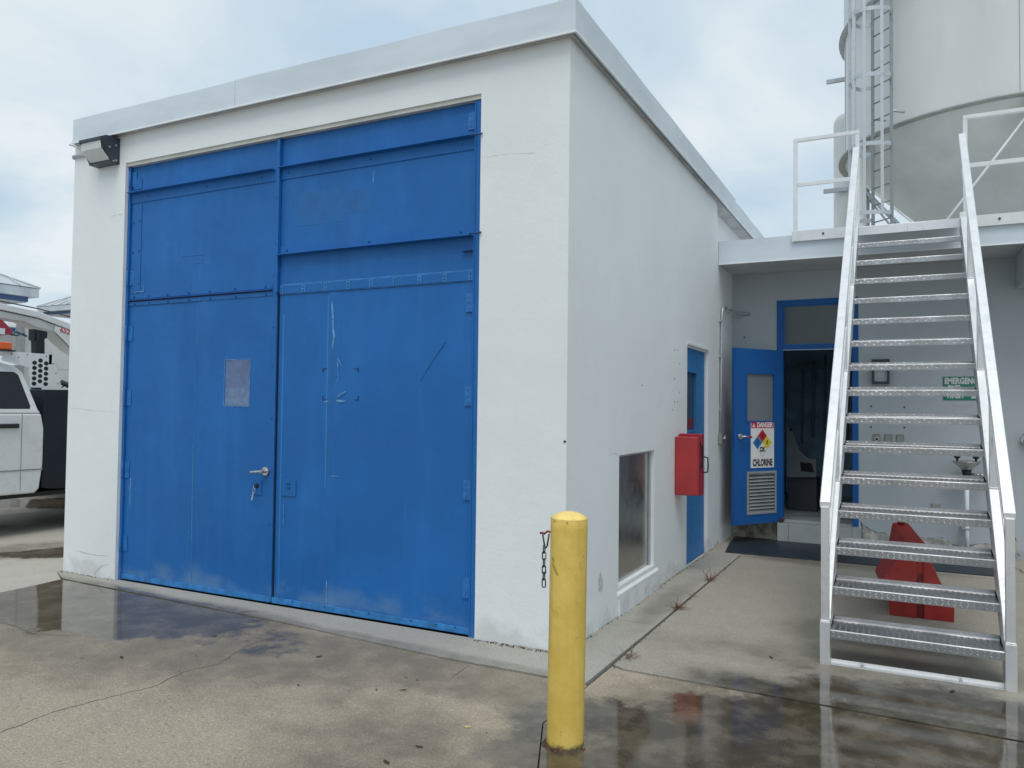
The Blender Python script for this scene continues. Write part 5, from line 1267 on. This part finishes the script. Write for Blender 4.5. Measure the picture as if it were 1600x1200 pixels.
for (y, x) in ((-2.1, XT-.16), (3.3, XT-.16), (-2.1, XT-1.84), (3.3, XT-1.84)):
    m1 = MB(); m1.cyl((x-.13, y, .40), (x+.13, y, .40), .40, 32); w1 = m1.build('wheel', M['tyre'], P, bevel=.02)
    m1 = MB(); s_ = 1 if x > XT-1 else -1; m1.cyl((x+.131*s_, y, .40), (x+.145*s_, y, .40), .24, 24); m1.build('rim', M['galv'], w1)
m1 = MB(); m1.box(XT-1.85, XT-.1, -2.9, 4.0, .42, .47); m1.build('chassis', M['ink'], P)
# --- boom truck behind: white boom with number, red hook --------------------------------
XB = -10.0
BT = thing('boom_truck', (XB, 5, 0), 'white hydraulic boom of a utility truck marked 652, above the pickup', 'truck')
def YB(*a): return a
top_ = [(0.758, 3.066), (2.350, 2.952), (2.920, 2.896), (3.459, 2.753), (4.233, 2.529)]
mid_ = [(4.236, 2.410), (3.462, 2.651), (2.923, 2.797), (2.353, 2.858), (0.761, 2.968)]
m1 = MB(); m1.prism(top_+mid_, XB-.30, XB+.02, 'x'); BO = m1.build('boom', M['boomw'], BT, bevel=.01)
bot_ = [(4.250, 1.937), (3.471, 2.345), (3.319, 2.455), (3.149, 2.612), (2.878, 2.655), (2.730, 2.718), (2.356, 2.736), (0.767, 2.786)]
m2 = [(0.761, 2.959), (2.353, 2.847), (2.923, 2.786), (3.462, 2.639), (4.237, 2.398)]
m1 = MB(); m1.prism(m2+bot_, XB-.30, XB, 'x'); m1.build('boom_underside', M['boomb'], BT, bevel=.01)
m1 = MB(); m1.prism([(3.177, 2.705), (3.462, 2.636), (3.604, 2.592), (3.614, 2.262), (3.471, 2.355), (3.159, 2.623)], XB+.021, XB+.03, 'x'); NP = m1.build('number_plate_panel', M['boomw'], BT)
tp = (3.367, 2.627)
tdir = Vector((0, math.cos(-.20), math.sin(-.20)))
m1 = MB(); text_into(m1, "652", .112, (XB+.032, tp[0]-.035, tp[1]+.005), tdir, Vector((0, .20, .98)).normalized(), .001, .003); m1.build('number', M['numred'], BT)
m1 = MB()
for a, b in (((52, 516), (73, 532)), ((55, 532), (71, 556))):
    pa_, pb_ = (2.788, 2.594), (3.006, 2.221)
y0b, z1b = (2.788, 2.614); y1b, z0b = (2.996, 2.220)
m1.prism([(y0b, z1b), (y1b, z1b-.02), (y1b, z1b-.12), (y1b-.04, z1b-.14), (y1b-.03, z0b), (y0b+.05, z0b), (y0b+.04, z1b-.18), (y0b, z1b-.16)], XB-.02, XB+.12, 'x')
m1.tube([(XB+.13, y0b+.06, z1b-.05), (XB+.14, y0b+.03, z1b-.2), (XB+.13, y0b+.05, z0b-.1)], .012, 6)
m1.box(XB-.02, XB+.1, y0b+.06, y1b-.05, 1.5, z0b-.001); m1.build('boom_rest', M['navy'], BT, bevel=.01)
m1 = MB(); y_, z_ = (2.244, 2.641); y2, z2 = (2.429, 2.491); m1.prism([(y_-.5, z_+.06), (y_+.03, z_+.06), (y2, z2+.06), (y2, z2+.01), (y_, z2-.03), (y_-.5, z2-.03)], XB+.05, XB+.2, 'x'); m1.build('red_hook_block', simple('hook_red', (.34, .03, .06), .5), BT, bevel=.01)
m1 = MB(); a, b = (2.273, 2.570), (2.321, 2.472); m1.box(XB+.201, XB+.21, a[0]-.04, b[0]-.01, b[1]+.01, a[1]); m1.build('hook_label', M['signw'], BT)
m1 = MB(); a, b, c_ = (2.420, 2.509), (2.520, 2.546), (2.682, 2.494)
m1.tube([(XB+.12, a[0], a[1]), (XB+.12, (a[0]+b[0])/2, a[1]-.015), (XB+.12, b[0], b[1]), (XB+.12, c_[0], c_[1])], .016, 8); m1.tube([(XB+.14, a[0], a[1]-.01), (XB+.14, b[0], a[1]-.02), (XB+.14, c_[0]-.05, c_[1]+.04)], .012, 8)
m1.build('rope', simple('teal_rope', (.05, .12, .15), .7, 0, .3), BT)
m1 = MB(); m1.cyl((XB-.15, 7.2, 1.1), (XB-.15, 7.2, 2.3), .25, 16); m1.box(XB-1.3, XB+.9, 2.9, 10, .65, 1.1); m1.box(XB-.35, XB+.05, 5.5, 7.4, 2.2, 2.6); m1.build('turret_and_bed', M['boomw'], BT, bevel=.02)
for (y, x) in ((4, XB+.75), (9, XB+.75), (4, XB-1.15), (9, XB-1.15)):
    m1 = MB(); m1.cyl((x-.14, y, .48), (x+.14, y, .48), .48, 28); m1.build('wheel', M['tyre'], BT, bevel=.02)
# --- block building behind the trucks ----------------------------------------------------
BK = thing('block_building', (-17, 3, 0), 'white block building with grey post and blue strip, behind the trucks', 'building')
zt_ = (6.029, 3.232)[1]; yr_ = (5.844, 2.451)[0]
m1 = MB(); m1.box(-22, -15, (5.748, 2.445)[0], 14, 0, zt_); m1.build('wall', M['block'], BK)
m1 = MB(); m1.box(-22, -15.3, -6, (5.748, 2.445)[0]-.01, 0, zt_-.1); m1.build('recessed_wall', M['block'], BK)
m1 = MB(); a = (5.554, 2.431)[0]; b = (5.647, 2.437)[0]; m1.box(-15.0, -14.85, a, b, 0, zt_); m1.build('grey_post', simple('post_grey', (.30, .31, .33), .6), BK)
z1_, z0_ = (5.297, 3.085)[1], (5.300, 2.992)[1]; m1 = MB(); m1.box(-15.2, -15.0, -6, a-.01, z0_, z1_); m1.box(-15.0, -14.98, b+.2, 14, z0_+.02, z1_+.02); m1.build('blue_strip', M['bluetrim'], BK)
m1 = MB(); m1.ribbon([(yr_, 2.25), (14, 2.25)], .012, 'x', -14.996); m1.ribbon([(yr_, 1.45), (14, 1.45)], .012, 'x', -14.996); m1.ribbon([(yr_, 3.0), (14, 3.0)], .012, 'x', -14.996); m1.each('joint_line', simple('joint_grey', (.40, .41, .41), .8), BK)
# --- two houses with hipped metal roofs ---------------------------------------------------
def hip_house(name, x0, x1, y0, y1, ze, ov, rise, label):
    H = thing(name, ((x0+x1)/2, (y0+y1)/2, 0), label, 'building', 'hip-roofed buildings far left')
    m1 = MB(); m1.box(x0+ov, x1-ov, y0+ov, y1-ov, 0, ze-.30); m1.build('wall', simple('house_wall_grey', (.42, .46, .50), .8, 0, .06), H)
    m1 = MB(); m1.box(x0+.22, x1-.22, y0+.22, y1-.22, ze-.42, ze-.28); m1.build('blue_frieze', M['bluetrim'], H)
    m1 = MB(); m1.box(x0+.26, x1-.26, y0+.26, y1-.26, ze-.45, ze-.421); m1.build('soffit', M['block'], H)
    m1 = MB(); m1.box(x0+.02, x1-.02, y0+.02, y1-.02, ze-.279, ze-.02); m1.build('gutter', M['metroof'], H)
    hw = min(x1-x0, y1-y0)/2; m1 = MB()
    if (x1-x0) > (y1-y0): r0, r1 = (x0+hw, (y0+y1)/2, ze+rise), (x1-hw, (y0+y1)/2, ze+rise)
    else: r0, r1 = ((x0+x1)/2, y0+hw, ze+rise), ((x0+x1)/2, y1-hw, ze+rise)
    c_ = [(x0, y0, ze), (x1, y0, ze), (x1, y1, ze), (x0, y1, ze)]
    if (x1-x0) > (y1-y0): fs = [(0, 1, 5, 4), (1, 2, 5), (2, 3, 4, 5), (3, 0, 4), (0, 3, 2, 1)]
    else: fs = [(0, 1, 4), (1, 2, 5, 4), (2, 3, 5), (3, 0, 4, 5), (0, 3, 2, 1)]
    m1.add(c_+[r0, r1], fs); rf_ = m1.build('roof', M['metroof'], H)
    m1 = MB()
    def seam(p, q): m1.cyl(p, q, .035, 5)
    seam(r0, r1)
    for c0, rr in ((c_[0], r0), (c_[1], r0 if (x1-x0) <= (y1-y0) else r1), (c_[2], r1), (c_[3], r1 if (x1-x0) <= (y1-y0) else r0)): seam(c0, rr)
    t = .6
    while t < max(x1-x0, y1-y0)-.5:
        if (x1-x0) > (y1-y0):
            f_ = min(1, t/hw, (x1-x0-t)/hw); m1.cyl((x0+t, y0, ze+.02), (x0+t, y0+hw*f_, ze+rise*f_+.02), .025, 4)
        else:
            f_ = min(1, t/hw, (y1-y0-t)/hw); m1.cyl((x1, y0+t, ze+.02), (x1-hw*f_, y0+t, ze+rise*f_+.02), .025, 4)
        if t < min(x1-x0, y1-y0):
            f_ = min(1, t/hw, (2*hw-t)/hw)
            if (x1-x0) > (y1-y0): m1.cyl((x0, y0+t, ze+.02), (x0+hw*f_, y0+t, ze+rise*f_+.02), .025, 4)
        t += .6
    m1.build('standing_seams', M['metroof'], rf_)
pL = (-21.356, 10.000, 4.930); pR = (-37.709, 20.000, 6.400)
hip_house('hip_roof_house', pL[0]-10, pL[0], -8, pL[1], pL[2], 1.0, 2.4, 'blue-trimmed house with hipped metal roof, the taller one at the left picture edge')
hip_house('hip_roof_house', pR[0], pR[0]+16, 20.0, 28, pR[2], 1.1, 2.2, 'hipped metal roof with blue trim showing just left of the white wall corner')
# far wire
m1 = MB(); m1.tube([(-12.000, 3.283, 3.257), (-12.000, 4.135, 3.185), (-12.000, 5.015, 3.072), (-12.000, 6.885, 2.730)], .012, 6)
o = m1.build('overhead_cable', M['bronze'], None, (-12.000, 4.135, 3.185)); tag(o, 'thin dark cable strung above the white boom', 'cable')
for o in list(bpy.data.objects):
    if '_o' in o: del o['_o']
